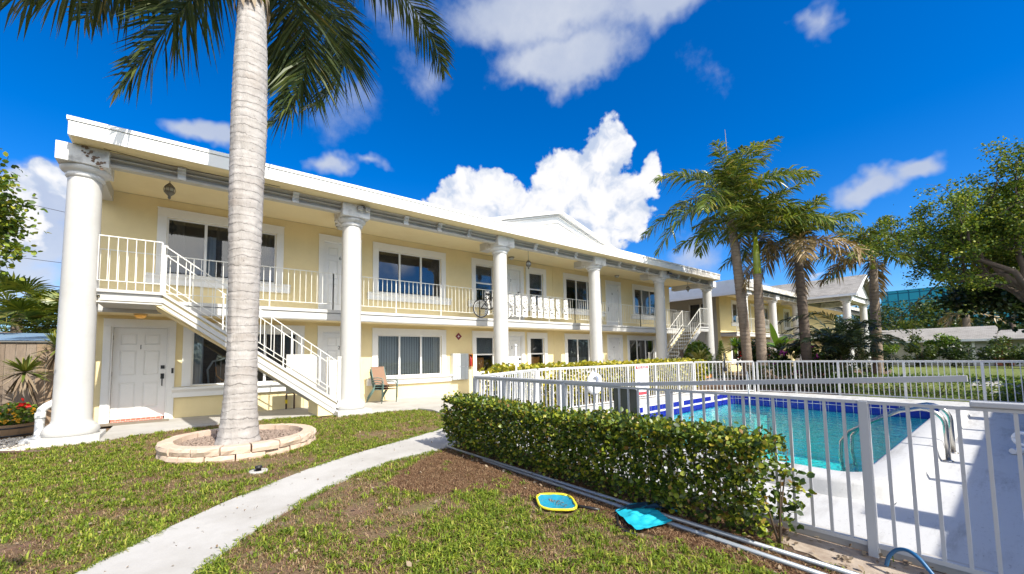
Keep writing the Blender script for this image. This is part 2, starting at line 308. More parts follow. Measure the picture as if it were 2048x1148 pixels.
leafmat('blade_green', [(0, (0.075, 0.12, 0.012)), (0.5, (0.175, 0.25, 0.022)), (0.85, (0.29, 0.35, 0.035)), (1, (0.44, 0.40, 0.09))], 0.55, 0.3, 0.3)
leafmat('straw_red', [(0, (0.065, 0.030, 0.017)), (0.6, (0.20, 0.105, 0.056)), (1, (0.42, 0.28, 0.165))], 0.85, 0.1, 0.2)
leafmat('blade_straw', [(0, (0.13, 0.075, 0.038)), (0.6, (0.27, 0.17, 0.09)), (1, (0.43, 0.32, 0.19))], 0.8, 0.15, 0.2)
leafmat('leaf_yucca', [(0, (0.08, 0.12, 0.02)), (0.7, (0.18, 0.21, 0.04)), (1, (0.36, 0.30, 0.07))], 0.4, 0.15)
leafmat('leaf_dead', [(0, (0.16, 0.11, 0.07)), (1, (0.33, 0.26, 0.18))], 0.8, 0.1)
leafmat('leaf_variegated', [(0, (0.10, 0.16, 0.03)), (0.5, (0.40, 0.38, 0.10)), (1, (0.60, 0.56, 0.28))], 0.45, 0.2)
def shaft_green():
    m, nt, b = newmat('crownshaft_green')
    f = tnoise(nt, 2.0, 5, .6, stretch=(6, 6, 0.6))
    c = ramp(nt, f, [(0.3, (0.13, 0.19, 0.01)), (0.7, (0.30, 0.33, 0.02))])
    nt.links.new(c, b.inputs['Base Color']); b.inputs['Roughness'].default_value = 0.35
shaft_green()
def glass():
    m, nt, b = newmat('window_glass')
    gl = nd(nt, 'ShaderNodeBsdfGlossy'); gl.inputs['Roughness'].default_value = 0.015; gl.inputs['Color'].default_value = (0.95, 0.97, 1, 1)
    tr = nd(nt, 'ShaderNodeBsdfTransparent'); tr.inputs['Color'].default_value = (0.80, 0.84, 0.85, 1)
    fr = nd(nt, 'ShaderNodeFresnel', i_IOR=1.5); ad = nd(nt, 'ShaderNodeMath', operation='MULTIPLY_ADD'); nt.links.new(fr.outputs[0], ad.inputs[0]); ad.inputs[1].default_value = 1.5; ad.inputs[2].default_value = 0.03
    wv = tnoise(nt, 1.2, 2, .5); bp = nd(nt, 'ShaderNodeBump', i_Strength=0.06, i_Distance=0.02); nt.links.new(wv, bp.inputs['Height']); nt.links.new(bp.outputs[0], gl.inputs['Normal'])
    mx = nd(nt, 'ShaderNodeMixShader'); nt.links.new(ad.outputs[0], mx.inputs[0]); nt.links.new(tr.outputs[0], mx.inputs[1]); nt.links.new(gl.outputs[0], mx.inputs[2])
    nt.links.new(mx.outputs[0], nt.nodes['Material Output'].inputs['Surface'])
glass()
def water():
    m, nt, b = newmat('pool_water')
    t = nd(nt, 'ShaderNodeTexCoord')
    h1 = tnoise(nt, 5.0, 3, .55); h2 = tnoise(nt, 14, 2, .5)
    ad = nd(nt, 'ShaderNodeMath', operation='MULTIPLY_ADD'); nt.links.new(h2, ad.inputs[0]); ad.inputs[1].default_value = 0.35; nt.links.new(h1, ad.inputs[2])
    bp = nd(nt, 'ShaderNodeBump', i_Strength=0.28, i_Distance=0.05); nt.links.new(ad.outputs[0], bp.inputs['Height'])
    gl = nd(nt, 'ShaderNodeBsdfGlossy'); gl.inputs['Roughness'].default_value = 0.01; nt.links.new(bp.outputs[0], gl.inputs['Normal'])
    tr = nd(nt, 'ShaderNodeBsdfRefraction', i_IOR=1.33, i_Roughness=0.0); nt.links.new(bp.outputs[0], tr.inputs['Normal'])
    tp = nd(nt, 'ShaderNodeBsdfTransparent'); tp.inputs['Color'].default_value = (0.30, 0.92, 0.88, 1); tr.inputs['Color'].default_value = (0.16, 0.70, 0.72, 1)
    fr = nd(nt, 'ShaderNodeFresnel', i_IOR=1.33); nt.links.new(bp.outputs[0], fr.inputs['Normal'])
    fm = nd(nt, 'ShaderNodeMath', operation='MULTIPLY', use_clamp=True); nt.links.new(fr.outputs[0], fm.inputs[0]); fm.inputs[1].default_value = 1.35
    mx = nd(nt, 'ShaderNodeMixShader'); nt.links.new(fm.outputs[0], mx.inputs[0]); nt.links.new(tp.outputs[0], mx.inputs[1]); nt.links.new(gl.outputs[0], mx.inputs[2])
    nt.links.new(mx.outputs[0], nt.nodes['Material Output'].inputs['Surface'])
water()
def lawn_soil():
    m, nt, b = newmat('lawn_soil')
    big = tnoise(nt, 0.55, 5, .6, 'World'); mid = tnoise(nt, 3.0, 7, .7, 'World'); fine = tnoise(nt, 40, 5, .7, 'World'); fib = tnoise(nt, 18, 6, .75, 'World', stretch=(1, 2.5, 1))
    brown = ramp(nt, fib, [(0.25, (0.075, 0.040, 0.024)), (0.5, (0.19, 0.108, 0.066)), (0.75, (0.34, 0.225, 0.145))])
    green = ramp(nt, fine, [(0.3, (0.07, 0.09, 0.02)), (0.7, (0.20, 0.21, 0.05))])
    c = mixc(nt, rng_map(nt, mid, 0.42, 0.62, 0.0, 0.65), brown, green)
    c = mixc(nt, rng_map(nt, tnoise(nt, 1.4, 5, .6, 'World'), 0.60, 0.70, 0, .7), c, (0.40, 0.35, 0.29))
    nt.links.new(c, b.inputs['Base Color']); b.inputs['Roughness'].default_value = 1.0
    bump(nt, b, fib, 0.9, 0.03)
lawn_soil()
def mulch_soil():
    m, nt, b = newmat('mulch_soil')
    fib = tnoise(nt, 22, 7, .75, 'World', stretch=(1, 2, 1)); sand = tnoise(nt, 1.1, 6, .6, 'World')
    c = ramp(nt, fib, [(0.28, (0.055, 0.033, 0.022)), (0.52, (0.16, 0.10, 0.065)), (0.75, (0.34, 0.25, 0.17))])
    nt.links.new(c, b.inputs['Base Color']); b.inputs['Roughness'].default_value = 1.0
    bump(nt, b, fib, 1.0, 0.03)
mulch_soil()
paint('sand', (0.42, 0.345, 0.27), 1.0, dirt=(0.20, 0.14, 0.10), amt=0.9, scale=7, lo=.38, hi=.72, bstr=1.0, bscale=60)
def far_grass():
    m, nt, b = newmat('far_grass')
    c = ramp(nt, tnoise(nt, 3, 9, .75, 'World'), [(0.3, (0.05, 0.07, 0.02)), (0.5, (0.13, 0.17, 0.03)), (0.72, (0.27, 0.25, 0.07))])
    nt.links.new(c, b.inputs['Base Color']); b.inputs['Roughness'].default_value = 1.0
    bump(nt, b, tnoise(nt, 30, 5, .7, 'World'), 0.8, 0.05)
far_grass()
def brick_red():
    m, nt, b = newmat('brick_red')
    t = nd(nt, 'ShaderNodeTexCoord'); mp = nd(nt, 'ShaderNodeMapping'); mp.inputs['Rotation'].default_value = (PI / 2, 0, 0); nt.links.new(t.outputs['Object'], mp.inputs[0])
    br = nd(nt, 'ShaderNodeTexBrick', i_Scale=6.0, i_Mortar_Size=0.02, i_Color1=(0.42, 0.10, 0.06, 1), i_Color2=(0.52, 0.16, 0.10, 1), i_Mortar=(0.62, 0.58, 0.54, 1)); nt.links.new(mp.outputs[0], br.inputs['Vector'])
    nt.links.new(br.outputs['Color'], b.inputs['Base Color']); b.inputs['Roughness'].default_value = 0.8
brick_red()
def pattern_strip():
    m, nt, b = newmat('patterned_fabric')
    t = nd(nt, 'ShaderNodeTexCoord'); v = nd(nt, 'ShaderNodeTexVoronoi', i_Scale=34.0); nt.links.new(t.outputs['Object'], v.inputs['Vector'])
    sp = nd(nt, 'ShaderNodeSeparateColor'); nt.links.new(v.outputs['Color'], sp.inputs[0])
    k = nd(nt, 'ShaderNodeMath', operation='GREATER_THAN'); nt.links.new(sp.outputs[0], k.inputs[0]); k.inputs[1].default_value = 0.64
    c = mixc(nt, k.outputs[0], (0.78, 0.77, 0.74), (0.06, 0.055, 0.05))
    nt.links.new(c, b.inputs['Base Color']); b.inputs['Roughness'].default_value = 0.8
pattern_strip()
def teal_glass():
    m, nt, b = newmat('teal_glass')
    t = nd(nt, 'ShaderNodeTexCoord')
    sp = nd(nt, 'ShaderNodeSeparateXYZ'); nt.links.new(t.outputs['Object'], sp.inputs[0])
    ad = nd(nt, 'ShaderNodeMath', operation='ADD'); nt.links.new(sp.outputs['X'], ad.inputs[0]); nt.links.new(sp.outputs['Y'], ad.inputs[1])
    def line(s, k, w):
        q = nd(nt, 'ShaderNodeMath', operation='MULTIPLY'); nt.links.new(s, q.inputs[0]); q.inputs[1].default_value = k
        f = nd(nt, 'ShaderNodeMath', operation='FRACT'); nt.links.new(q.outputs[0], f.inputs[0])
        l = nd(nt, 'ShaderNodeMath', operation='LESS_THAN'); nt.links.new(f.outputs[0], l.inputs[0]); l.inputs[1].default_value = w; return l.outputs[0]
    mxn = nd(nt, 'ShaderNodeMath', operation='MAXIMUM'); nt.links.new(line(ad.outputs[0], 0.66, 0.13), mxn.inputs[0]); nt.links.new(line(sp.outputs['Z'], 0.66, 0.13), mxn.inputs[1])
    c = mixc(nt, mxn.outputs[0], (0.03, 0.30, 0.33), (0.01, 0.10, 0.13))
    nt.links.new(c, b.inputs['Base Color']); b.inputs['Roughness'].default_value = 0.12; b.inputs['Metallic'].default_value = 0.3
teal_glass()
def amber():
    m, nt, b = newmat('amber_glass'); b.inputs['Base Color'].default_value = (0.55, 0.30, 0.07, 1); b.inputs['Roughness'].default_value = 0.2
    b.inputs['Emission Color'].default_value = (1.0, 0.5, 0.1, 1); b.inputs['Emission Strength'].default_value = 0.12
amber()
paint('lamp_glass', (0.55, 0.56, 0.55), 0.15, amt=0.2, bstr=0)
paint('lens_pale', (0.72, 0.66, 0.50), 0.2, amt=0.1, bstr=0)

# ------------------------------------------------------------------ mesh helpers
ORG = {}
class MB:
    """collects shapes, builds ONE mesh object"""
    def __init__(s): s.v = []; s.f = []; s.sm = []
    def add(s, vs_, fs, smooth=False):
        o = len(s.v); s.v.extend([tuple(map(float, p)) for p in vs_]); s.f.extend([tuple(i + o for i in f) for f in fs]); s.sm.extend([smooth] * len(fs)); return s
    def box(s, x0, x1, y0, y1, z0, z1):
        return s.add([(x0,y0,z0),(x1,y0,z0),(x1,y1,z0),(x0,y1,z0),(x0,y0,z1),(x1,y0,z1),(x1,y1,z1),(x0,y1,z1)],
                     [(0,3,2,1),(4,5,6,7),(0,1,5,4),(1,2,6,5),(2,3,7,6),(3,0,4,7)])
    def beam(s, a, b, w, h, up=(0, 0, 1)):
        a = Vector(a); b = Vector(b); d = (b - a).normalized(); u = Vector(up)
        sd = d.cross(u)
        if sd.length < 1e-4: sd = d.cross(Vector((0, 1, 0)))
        sd.normalize(); u = sd.cross(d)
        P = []
        for p in (a, b):
            for x, y in ((-1,-1),(1,-1),(1,1),(-1,1)): P.append(p + sd * (x * w / 2) + u * (y * h / 2))
        return s.add(P, [(0,1,2,3),(7,6,5,4),(0,4,5,1),(1,5,6,2),(2,6,7,3),(3,7,4,0)])
    def prism(s, poly, axis, a, b):
        """poly 2D points; axis 'y': (x,z) swept y a..b ; 'x': (y,z) ; 'z': (x,y)"""
        n = len(poly); P = []
        for t in (a, b):
            for p, q in poly: P.append((p, t, q) if axis == 'y' else ((t, p, q) if axis == 'x' else (p, q, t)))
        fs = [tuple(range(n)), tuple(range(2 * n - 1, n - 1, -1))] + [(i, i + n, (i + 1) % n + n, (i + 1) % n) for i in range(n)]
        return s.add(P, fs)
    def tube(s, pts, rad, n=8, caps=True):
        pts = [Vector(p) for p in pts]
        if isinstance(rad, (int, float)): rad = [rad] * len(pts)
        P = []; ref = None
        for i, p in enumerate(pts):
            d = (pts[min(i + 1, len(pts) - 1)] - pts[max(i - 1, 0)])
            d = d.normalized() if d.length > 1e-9 else Vector((0, 0, 1))
            if ref is None:
                ref = Vector((1, 0, 0)) if abs(d.x) < 0.9 else Vector((0, 1, 0))
            ref = (ref - d * ref.dot(d)); ref.normalize(); bn = d.cross(ref)
            for k in range(n):
                a = 2 * PI * k / n; P.append(p + (ref * math.cos(a) + bn * math.sin(a)) * rad[i])
        fs = []
        for i in range(len(pts) - 1):
            for k in range(n): fs.append((i*n+k, i*n+(k+1)%n, (i+1)*n+(k+1)%n, (i+1)*n+k))
        s.add(P, fs, True)
        if caps:
            o = len(s.v) - len(P); m = (len(pts) - 1) * n
            s.f.append(tuple(o + k for k in range(n - 1, -1, -1))); s.f.append(tuple(o + m + k for k in range(n))); s.sm += [False, False]
        return s
    def lathe(s, prof, c=(0, 0, 0), n=32, smooth=True):
        P = [];
        for r, z in prof:
            for k in range(n): a = 2*PI*k/n; P.append((c[0] + r*math.cos(a), c[1] + r*math.sin(a), c[2] + z))
        fs = [(i*n+k, i*n+(k+1)%n, (i+1)*n+(k+1)%n, (i+1)*n+k) for i in range(len(prof)-1) for k in range(n)]
        s.add(P, fs, smooth)
        o = len(s.v) - len(P); m = (len(prof)-1)*n
        s.f.append(tuple(o + k for k in range(n-1,-1,-1))); s.f.append(tuple(o+m+k for k in range(n))); s.sm += [False, False]
        return s
    def ellipsoid(s, c, r, n=12, m=8):
        P = [(c[0], c[1], c[2]-r[2])]
        for j in range(1, m):
            t = -PI/2 + PI*j/m
            for k in range(n): a = 2*PI*k/n; P.append((c[0]+r[0]*math.cos(t)*math.cos(a), c[1]+r[1]*math.cos(t)*math.sin(a), c[2]+r[2]*math.sin(t)))
        P.append((c[0], c[1], c[2]+r[2])); e = len(P)-1
        fs = [(0, 1+(k+1)%n, 1+k) for k in range(n)]
        for j in range(m-2):
            for k in range(n): fs.append((1+j*n+k, 1+j*n+(k+1)%n, 1+(j+1)*n+(k+1)%n, 1+(j+1)*n+k))
        fs += [(e, 1+(m-2)*n+k, 1+(m-2)*n+(k+1)%n) for k in range(n)]
        return s.add(P, fs, True)
    def torus(s, c, R, r, axis='y', n=28, m=8, a0=0, a1=2*PI):
        pts = []
        for i in range(n + 1):
            a = a0 + (a1 - a0) * i / n; x = R*math.cos(a); z = R*math.sin(a)
            pts.append((c[0]+x, c[1], c[2]+z) if axis == 'y' else ((c[0], c[1]+x, c[2]+z) if axis == 'x' else (c[0]+x, c[1]+z, c[2])))
        return s.tube(pts, r, m)
    def rim(s, x0, x1, z0, z1, w, y0, y1, bottom=True):
        """a rectangular frame standing in the xz plane, pieces butted"""
        s.box(x0, x0+w, y0, y1, z0, z1); s.box(x1-w, x1, y0, y1, z0, z1); s.box(x0+w, x1-w, y0, y1, z1-w, z1)
        if bottom: s.box(x0+w, x1-w, y0, y1, z0, z0+w)
        return s
    def build(s, name, mat, parent=None, bevel=0.0, label=None):
        me = bpy.data.meshes.new(name)
        org = ORG.get(parent.name, (0, 0, 0)) if parent else (0, 0, 0)
        me.from_pydata([(x-org[0], y-org[1], z-org[2]) for x, y, z in s.v], [], s.f)
        if any(s.sm): me.polygons.foreach_set('use_smooth', s.sm)
        if isinstance(mat, str): mat = MATS[mat]
        me.materials.append(mat); me.update()
        o = bpy.data.objects.new(name, me); COL.objects.link(o)
        if parent: o.parent = parent; ORG[o.name] = org
        if label: o['label'] = label
        if bevel:
            b = o.modifiers.new('bevel', 'BEVEL'); b.width = bevel; b.segments = 2; b.limit_method = 'ANGLE'
        return o
def thing(name, label, cat, loc=(0, 0, 0), group=None):
    o = bpy.data.objects.new(name, None); COL.objects.link(o); o.location = loc; ORG[o.name] = tuple(loc)
    o.empty_display_size = 0.2
    o['label'] = label; o['category'] = cat
    if group: o['group'] = group
    return o
def tag(o, label, cat, group=None):
    o['label'] = label; o['category'] = cat
    if group: o['group'] = group
    return o
def setting(o, kind='structure'):
    o['kind'] = kind; return o
def dup(o, loc=None, rotz=None, label=None, group=None, parent=None):
    c = o.copy(); COL.objects.link(c)
    if parent is not None: c.parent = parent
    for ch in o.children: dup(ch, parent=c)
    if loc is not None: c.location = loc
    if rotz is not None: c.rotation_euler = (c.rotation_euler[0], c.rotation_euler[1], rotz)
    if label: c['label'] = label
    if group: c['group'] = group
    return c
def npmesh(name, V, F, mat, parent=None, smooth=False):
    """V (n,3) float, F (m,k) int; world coordinates"""
    V = np.asarray(V, np.float32); F = np.asarray(F, np.int32)
    if parent is not None and parent.name in ORG: V = V - np.array(ORG[parent.name], np.float32)
    me = bpy.data.meshes.new(name); k = F.shape[1]
    me.vertices.add(len(V)); me.vertices.foreach_set('co', V.ravel())
    me.loops.add(F.size); me.loops.foreach_set('vertex_index', F.ravel())
    me.polygons.add(len(F)); me.polygons.foreach_set('loop_start', np.arange(0, F.size, k, dtype=np.int32)); me.polygons.foreach_set('loop_total', np.full(len(F), k, np.int32))
    if smooth: me.polygons.foreach_set('use_smooth', np.ones(len(F), bool))
    me.materials.append(MATS[mat]); me.update(calc_edges=True); me.validate()
    o = bpy.data.objects.new(name, me); COL.objects.link(o)
    if parent is not None: o.parent = parent; ORG[o.name] = ORG.get(parent.name, (0, 0, 0))
    return o
LEAF_OVAL = (np.array([(0,0,0),(.32,.3,.06),(.36,.65,.05),(0,1,0),(-.36,.65,.05),(-.32,.3,.06),(0,.5,-.02)], np.float32), np.array([(0,1,6,6),(1,2,6,6),(2,3,6,6),(3,4,6,6),(4,5,6,6),(5,0,6,6)]))
LEAF_OVAL = (LEAF_OVAL[0], np.array([(0,1,2,6),(6,2,3,3),(6,3,4,4),(0,6,4,5)]))
LEAF_OVAL = (LEAF_OVAL[0], np.array([(0,1,6),(1,2,6),(2,3,6),(3,4,6),(4,5,6),(5,0,6)]))
LEAF_DIA = (np.array([(0,0,0),(.26,.45,.05),(0,1,0),(-.26,.45,.05)], np.float32), np.array([(0,1,2),(0,2,3)]))
LEAF_LONG = (np.array([(0,0,0),(.09,.4,.03),(.07,.75,.0),(0,1,-.08),(-.07,.75,.0),(-.09,.4,.03)], np.float32), np.array([(0,1,5),(1,2,4),(1,4,5),(2,3,4)]))
def leaves(P, size, rg, tmpl=LEAF_DIA, up=0.5, out=None, outw=0.0):
    """place a leaf at each point of P; returns V, F"""
    n = len(P); T, F = tmpl
    d = rg.normal(size=(n, 3)); d[:, 2] = d[:, 2] * 0.7 + 0.1
    if out is not None: d += out * outw
    d /= np.linalg.norm(d, axis=1, keepdims=True)
    nrm = rg.normal(size=(n, 3)); nrm[:, 2] += up * 2.2
    if out is not None: nrm += out * outw * 0.8
    x = np.cross(d, nrm); x /= np.linalg.norm(x, axis=1, keepdims=True) + 1e-9
    z = np.cross(x, d)
    s = np.asarray(size).reshape(-1, 1, 1) if np.ndim(size) else np.full((n, 1, 1), size)
    V = (T[None, :, 0, None] * x[:, None] + T[None, :, 1, None] * d[:, None] + T[None, :, 2, None] * z[:, None]) * s + P[:, None]
    k = len(T); FF = (F[None] + (np.arange(n) * k)[:, None, None]).reshape(-1, F.shape[1])
    return V.reshape(-1, 3), FF
def merge(parts):
    Vs, Fs, o = [], [], 0
    for V, F in parts: Vs.append(V); Fs.append(F + o); o += len(V)
    return np.concatenate(Vs), np.concatenate(Fs)
class VN:
    """value noise in the plane, for where turf grows and leaves clump"""
    def __init__(s, seed): s.g = np.random.default_rng(seed).random((256, 256))
    def one(s, x, y):
        xi = np.floor(x).astype(int); yi = np.floor(y).astype(int); fx = x-xi; fy = y-yi; fx = fx*fx*(3-2*fx); fy = fy*fy*(3-2*fy)
        g = s.g; a = g[xi%256, yi%256]; b = g[(xi+1)%256, yi%256]; c = g[xi%256, (yi+1)%256]; d = g[(xi+1)%256, (yi+1)%256]
        return (a*(1-fx)+b*fx)*(1-fy)+(c*(1-fx)+d*fx)*fy
    def __call__(s, x, y, f=1.0, o=3):
        r = 0; amp = 1; t = 0
        for i in range(o): r = r + amp*s.one(x*f+17*i, y*f+31*i); t += amp; amp *= .5; f *= 2.1
        return r/t
def text_mesh(body, size, mat, name, parent, loc, rot=(PI/2, 0, 0), align='CENTER', depth=0.002):
    cu = bpy.data.curves.new(name, 'FONT'); cu.body = body; cu.size = size; cu.align_x = align; cu.align_y = 'CENTER'; cu.extrude = depth
    t = bpy.data.objects.new(name, cu); COL.objects.link(t)
    dg = bpy.context.evaluated_depsgraph_get(); me = bpy.data.meshes.new_from_object(t.evaluated_get(dg))
    bpy.data.objects.remove(t); bpy.data.curves.remove(cu)
    me.materials.clear(); me.materials.append(MATS[mat])
    o = bpy.data.objects.new(name, me); COL.objects.link(o)
    org = ORG.get(parent.name, (0, 0, 0)) if parent else (0, 0, 0)
    o.location = (loc[0]-org[0], loc[1]-org[1], loc[2]-org[2]); o.rotation_euler = rot
    if parent: o.parent = parent; ORG[o.name] = org
    return o

# ------------------------------------------------------------------ the apartment building
YC, YW, YS = 10.536, 12.513, 11.5           # column line, facade, walkway edge
ZU = 2.67                                    # upper walkway
COLX = [-1.464 + 4.765 * k for k in range(6)]

def column(parent, x, y=YC, label=None, z1=4.80):
    m = MB(); prof = [(.335,.13),(.35,.16),(.362,.205),(.35,.25),(.33,.285),(.318,.29),(.318,.305),(.285,.325),(.262,.35),(.250,.40),(.246,1.2),(.240,2.4),(.232,3.6),(.226,4.66),(.226,4.70)]
    m.lathe(prof, (x, y, 0), 40)
    c = m.build('column', 'white_paint', parent, label=label)
    MB().box(x-.40, x+.40, y-.40, y+.40, -.12, .13).build('plinth', 'white_paint', c, bevel=.012)
    cp = [(.228,4.695),(.245,4.715),(.262,4.735),(.262,4.755),(.243,4.77),(.243,4.79),(.27,4.80),(.31,4.825),(.332,4.86),(.335,4.885),(.325,4.91)]
    MB().lathe(cp, (x, y, 0), 40).build('capital', 'block_grey', c)
    return c
def block(parent, x, ymat='block_grey', y=YC):
    return MB().box(x-.335, x+.335, y-.37, y+.36, 4.90, 5.222).build('entablature_block', ymat, parent, bevel=.01)
BEAM = [(10.215,5.222),(10.215,5.21),(10.325,5.16),(10.335,5.142),(10.265,5.132),(10.265,5.112),(10.36,5.088),(10.385,5.047),(10.37,5.033),(10.28,5.022),(10.28,4.975),(10.43,4.975),(10.43,5.222)]
def beam_span(parent, x0, x1, mat='cornice_grey', nb=3):
    b = MB().prism(BEAM, 'x', x0, x1).build('cornice_beam', mat, parent)
    br = [(10.195,5.221),(10.165,5.205),(10.235,5.155),(10.215,5.12),(10.275,5.085),(10.29,5.035),(10.245,5.03),(10.245,4.985),(10.34,4.985),(10.40,5.221)]
    for i in range(nb):
        xc = x0 + (x1-x0) * (i+1) / (nb+1)
        MB().prism(br, 'x', xc-.065, xc+.065).build('bracket', 'block_grey', b)
    return b
def wall_open(parent, x0, x1, z0, z1, y0, y1, ops, mat, name='wall'):
    xs = sorted({x0, x1, *[o[0] for o in ops], *[o[1] for o in ops]}); zs = sorted({z0, z1, *[o[2] for o in ops], *[o[3] for o in ops]})
    xs = [x for x in xs if x0 <= x <= x1]; zs = [z for z in zs if z0 <= z <= z1]
    m = MB()
    for a, b in zip(xs, xs[1:]):
        run = None
        for c, d in zip(zs, zs[1:]):
            solid = not any(o[0] < (a+b)/2 < o[1] and o[2] < (c+d)/2 < o[3] for o in ops)
            if solid: run = [c, d] if run is None else [run[0], d]
            if (not solid or d == zs[-1]) and run: m.box(a, b, y0, y1, run[0], run[1]); run = None
    return m.build(name, mat, parent)
def pleats(m, x0, x1, z0, z1, y, amp=.02, period=.11, seed=0):
    n = max(8, int((x1-x0)/period*6)); rg = random.Random(seed); V = []
    ph = 0
    for i in range(n+1):
        x = x0+(x1-x0)*i/n; ph += 2*PI/6*(0.8+0.4*rg.random()); yy = y+amp*math.sin(ph)
        V += [(x, yy, z0), (x, yy+amp*.3*math.sin(ph*1.3), z1)]
    m.add(V, [(2*i, 2*i+2, 2*i+3, 2*i+1) for i in range(n)], True)
def window(parent, x0, x1, z0, z1, kind='slider', inner=None, mull=None, label=None, wt_=.175, ht=.20, y=YW, sill=True, seed=0, wmat='white_trim'):
    """x0..z1: the glass opening"""
    m = MB(); m.box(x0-wt_, x0, y-.035, y+.01, z0, z1); m.box(x1, x1+wt_, y-.035, y+.01, z0, z1); m.box(x0-wt_, x1+wt_, y-.037, y+.01, z1, z1+ht)
    m.box(x0-wt_-.012, x1+wt_+.012, y-.045, y+.01, z1+ht, z1+ht+.018)
    if kind == 'hung' and not sill: m.box(x0-wt_, x1+wt_, y-.037, y+.01, z0-.14, z0)
    w = m.build('window', wmat, parent, bevel=.006, label=label)
    f = MB(); fw_ = .035; f.rim(x0, x1, z0, z1, fw_, y+.035, y+.085)
    if kind == 'slider':
        for mx in (mull or [x0+(x1-x0)/3, x0+(x1-x0)*2/3]): f.box(mx-.028, mx+.028, y+.03, y+.08, z0+fw_, z1-fw_)
    else:
        zm = (z0+z1)/2; f.box(x0+fw_, x1-fw_, y+.03, y+.08, zm-.025, zm+.025)
    f.build('window_frame', wmat, w)
    g = MB(); g.add([(x0+.01, y+.06, z0+.01), (x1-.01, y+.06, z0+.01), (x1-.01, y+.06, z1-.01), (x0+.01, y+.06, z1-.01)], [(0,1,2,3)]); g.build('glass', 'window_glass', w)
    if sill:
        s = MB(); ex = .17
        s.prism([(y+.03, z0-.005), (y-.135, z0-.015), (y-.155, z0-.04), (y-.155, z0-.07), (y-.115, z0-.10), (y-.085, z0-.135), (y-.085, z0-.25), (y+.002, z0-.25), (y+.002, z0-.1), (y+.03, z0-.1)], 'x', x0-wt_-ex, x1+wt_+ex)
        s.build('sill', wmat, w, bevel=.008)
    for it in (inner or []):
        c = MB(); t = it[0]
        if t == 'curtain': pleats(c, it[1], it[2], it[3], it[4], y+.145, .018, it[6] if len(it) > 6 else .11, seed); c.build('curtain', it[5], w)
        elif t == 'blind':
            zz = it[3]
            while zz < it[4]: c.add([(it[1], y+.115, zz), (it[2], y+.115, zz), (it[2], y+.15, zz+.026), (it[1], y+.15, zz+.026)], [(0,1,2,3)]); zz += .04
            c.build('blind', it[5], w)
        elif t == 'vertical':
            n = int((it[2]-it[1])/.085)
            for i in range(n): xx = it[1]+(it[2]-it[1])*i/n; c.add([(xx, y+.13, it[3]), (xx+.086, y+.155, it[3]), (xx+.086, y+.155, it[4]), (xx, y+.13, it[4])], [(0,1,2,3)])
            c.build('vertical_blind', it[5], w)
    return w
def door(parent, x0, zb, num, label, handle=1, y=YW, hmat='black_metal', w_=.915, h_=2.03):
    """a six-panel leaf hung in a wide moulded frame"""
    x1 = x0+w_; zt = zb+h_; yl = y+.065
    m = MB(); cz = zt+.175; fo = .155
    m.box(x0-fo, x0-.03, y-.035, y+.01, zb-.09, zt+.03); m.box(x1+.03, x1+fo, y-.035, y+.01, zb-.09, zt+.03); m.box(x0-fo, x1+fo, y-.037, y+.01, zt+.03, cz)
    m.box(x0-.03, x0, y-.018, yl+.05, zb-.09, zt); m.box(x1, x1+.03, y-.018, yl+.05, zb-.09, zt); m.box(x0-.03, x1+.03, y-.02, yl+.05, zt, zt+.03)
    m.box(x0-fo-.012, x1+fo+.012, y-.046, y+.01, cz, cz+.018)
    fr = m.build('door_frame', 'white_trim', parent, bevel=.006)
    d = MB(); st = .115; mid = (x0+x1)/2
    rails = [(zb, zb+.22), (zb+.80, zb+.95), (zb+1.52, zb+1.64), (zt-.13, zt)]
    d.box(x0+.004, x0+st, yl, yl+.04, zb, zt-.004); d.box(x1-st, x1-.004, yl, yl+.04, zb, zt-.004)
    for a, b in rails: d.box(x0+st, x1-st, yl, yl+.04, a, min(b, zt-.004))
    for (a, b), (c, e) in zip(rails, rails[1:]):
        d.box(mid-.055, mid+.055, yl, yl+.04, b, c)
        for l, r in ((x0+st, mid-.055), (mid+.055, x1-st)):
            d.box(l, r, yl+.020, yl+.04, b, c)
            d.add([(l+.012,yl+.0195,b+.012),(r-.012,yl+.0195,b+.012),(r-.012,yl+.0195,c-.012),(l+.012,yl+.0195,c-.012),(l+.045,yl+.004,b+.045),(r-.045,yl+.004,b+.045),(r-.045,yl+.004,c-.045),(l+.045,yl+.004,c-.045)],
                  [(4,5,6,7),(0,1,5,4),(1,2,6,5),(2,3,7,6),(3,0,4,7)])
    lf = d.build('door', 'white_trim', parent, label=label)
    if handle:
        hx = x1-.065 if handle > 0 else x0+.065
        h = MB(); h.box(hx-.035, hx+.035, yl-.02, yl, zb+1.09, zb+1.17); h.box(hx-.032, hx+.032, yl-.016, yl, zb+.86, zb+.98)
        h.tube([(hx, yl-.012, zb+.90), (hx, yl-.06, zb+.87), (hx, yl-.065, zb+.78), (hx, yl-.05, zb+.71), (hx, yl-.008, zb+.70)], .011, 8)
        h.build('door_handle', hmat, lf)
    text_mesh(num, .15, 'black_metal', 'door_number', lf, (mid+.0, yl-.003, zb+1.59))
    hg = MB(); hx = x0-.006 if handle > 0 else x1+.006
    for z in (.2, 1.0, 1.8): hg.box(hx-.012, hx+.012, yl-.008, yl+.0, zb+z-.05, zb+z+.05)
    hg.build('hinge', 'rust_patch', lf)
    return lf
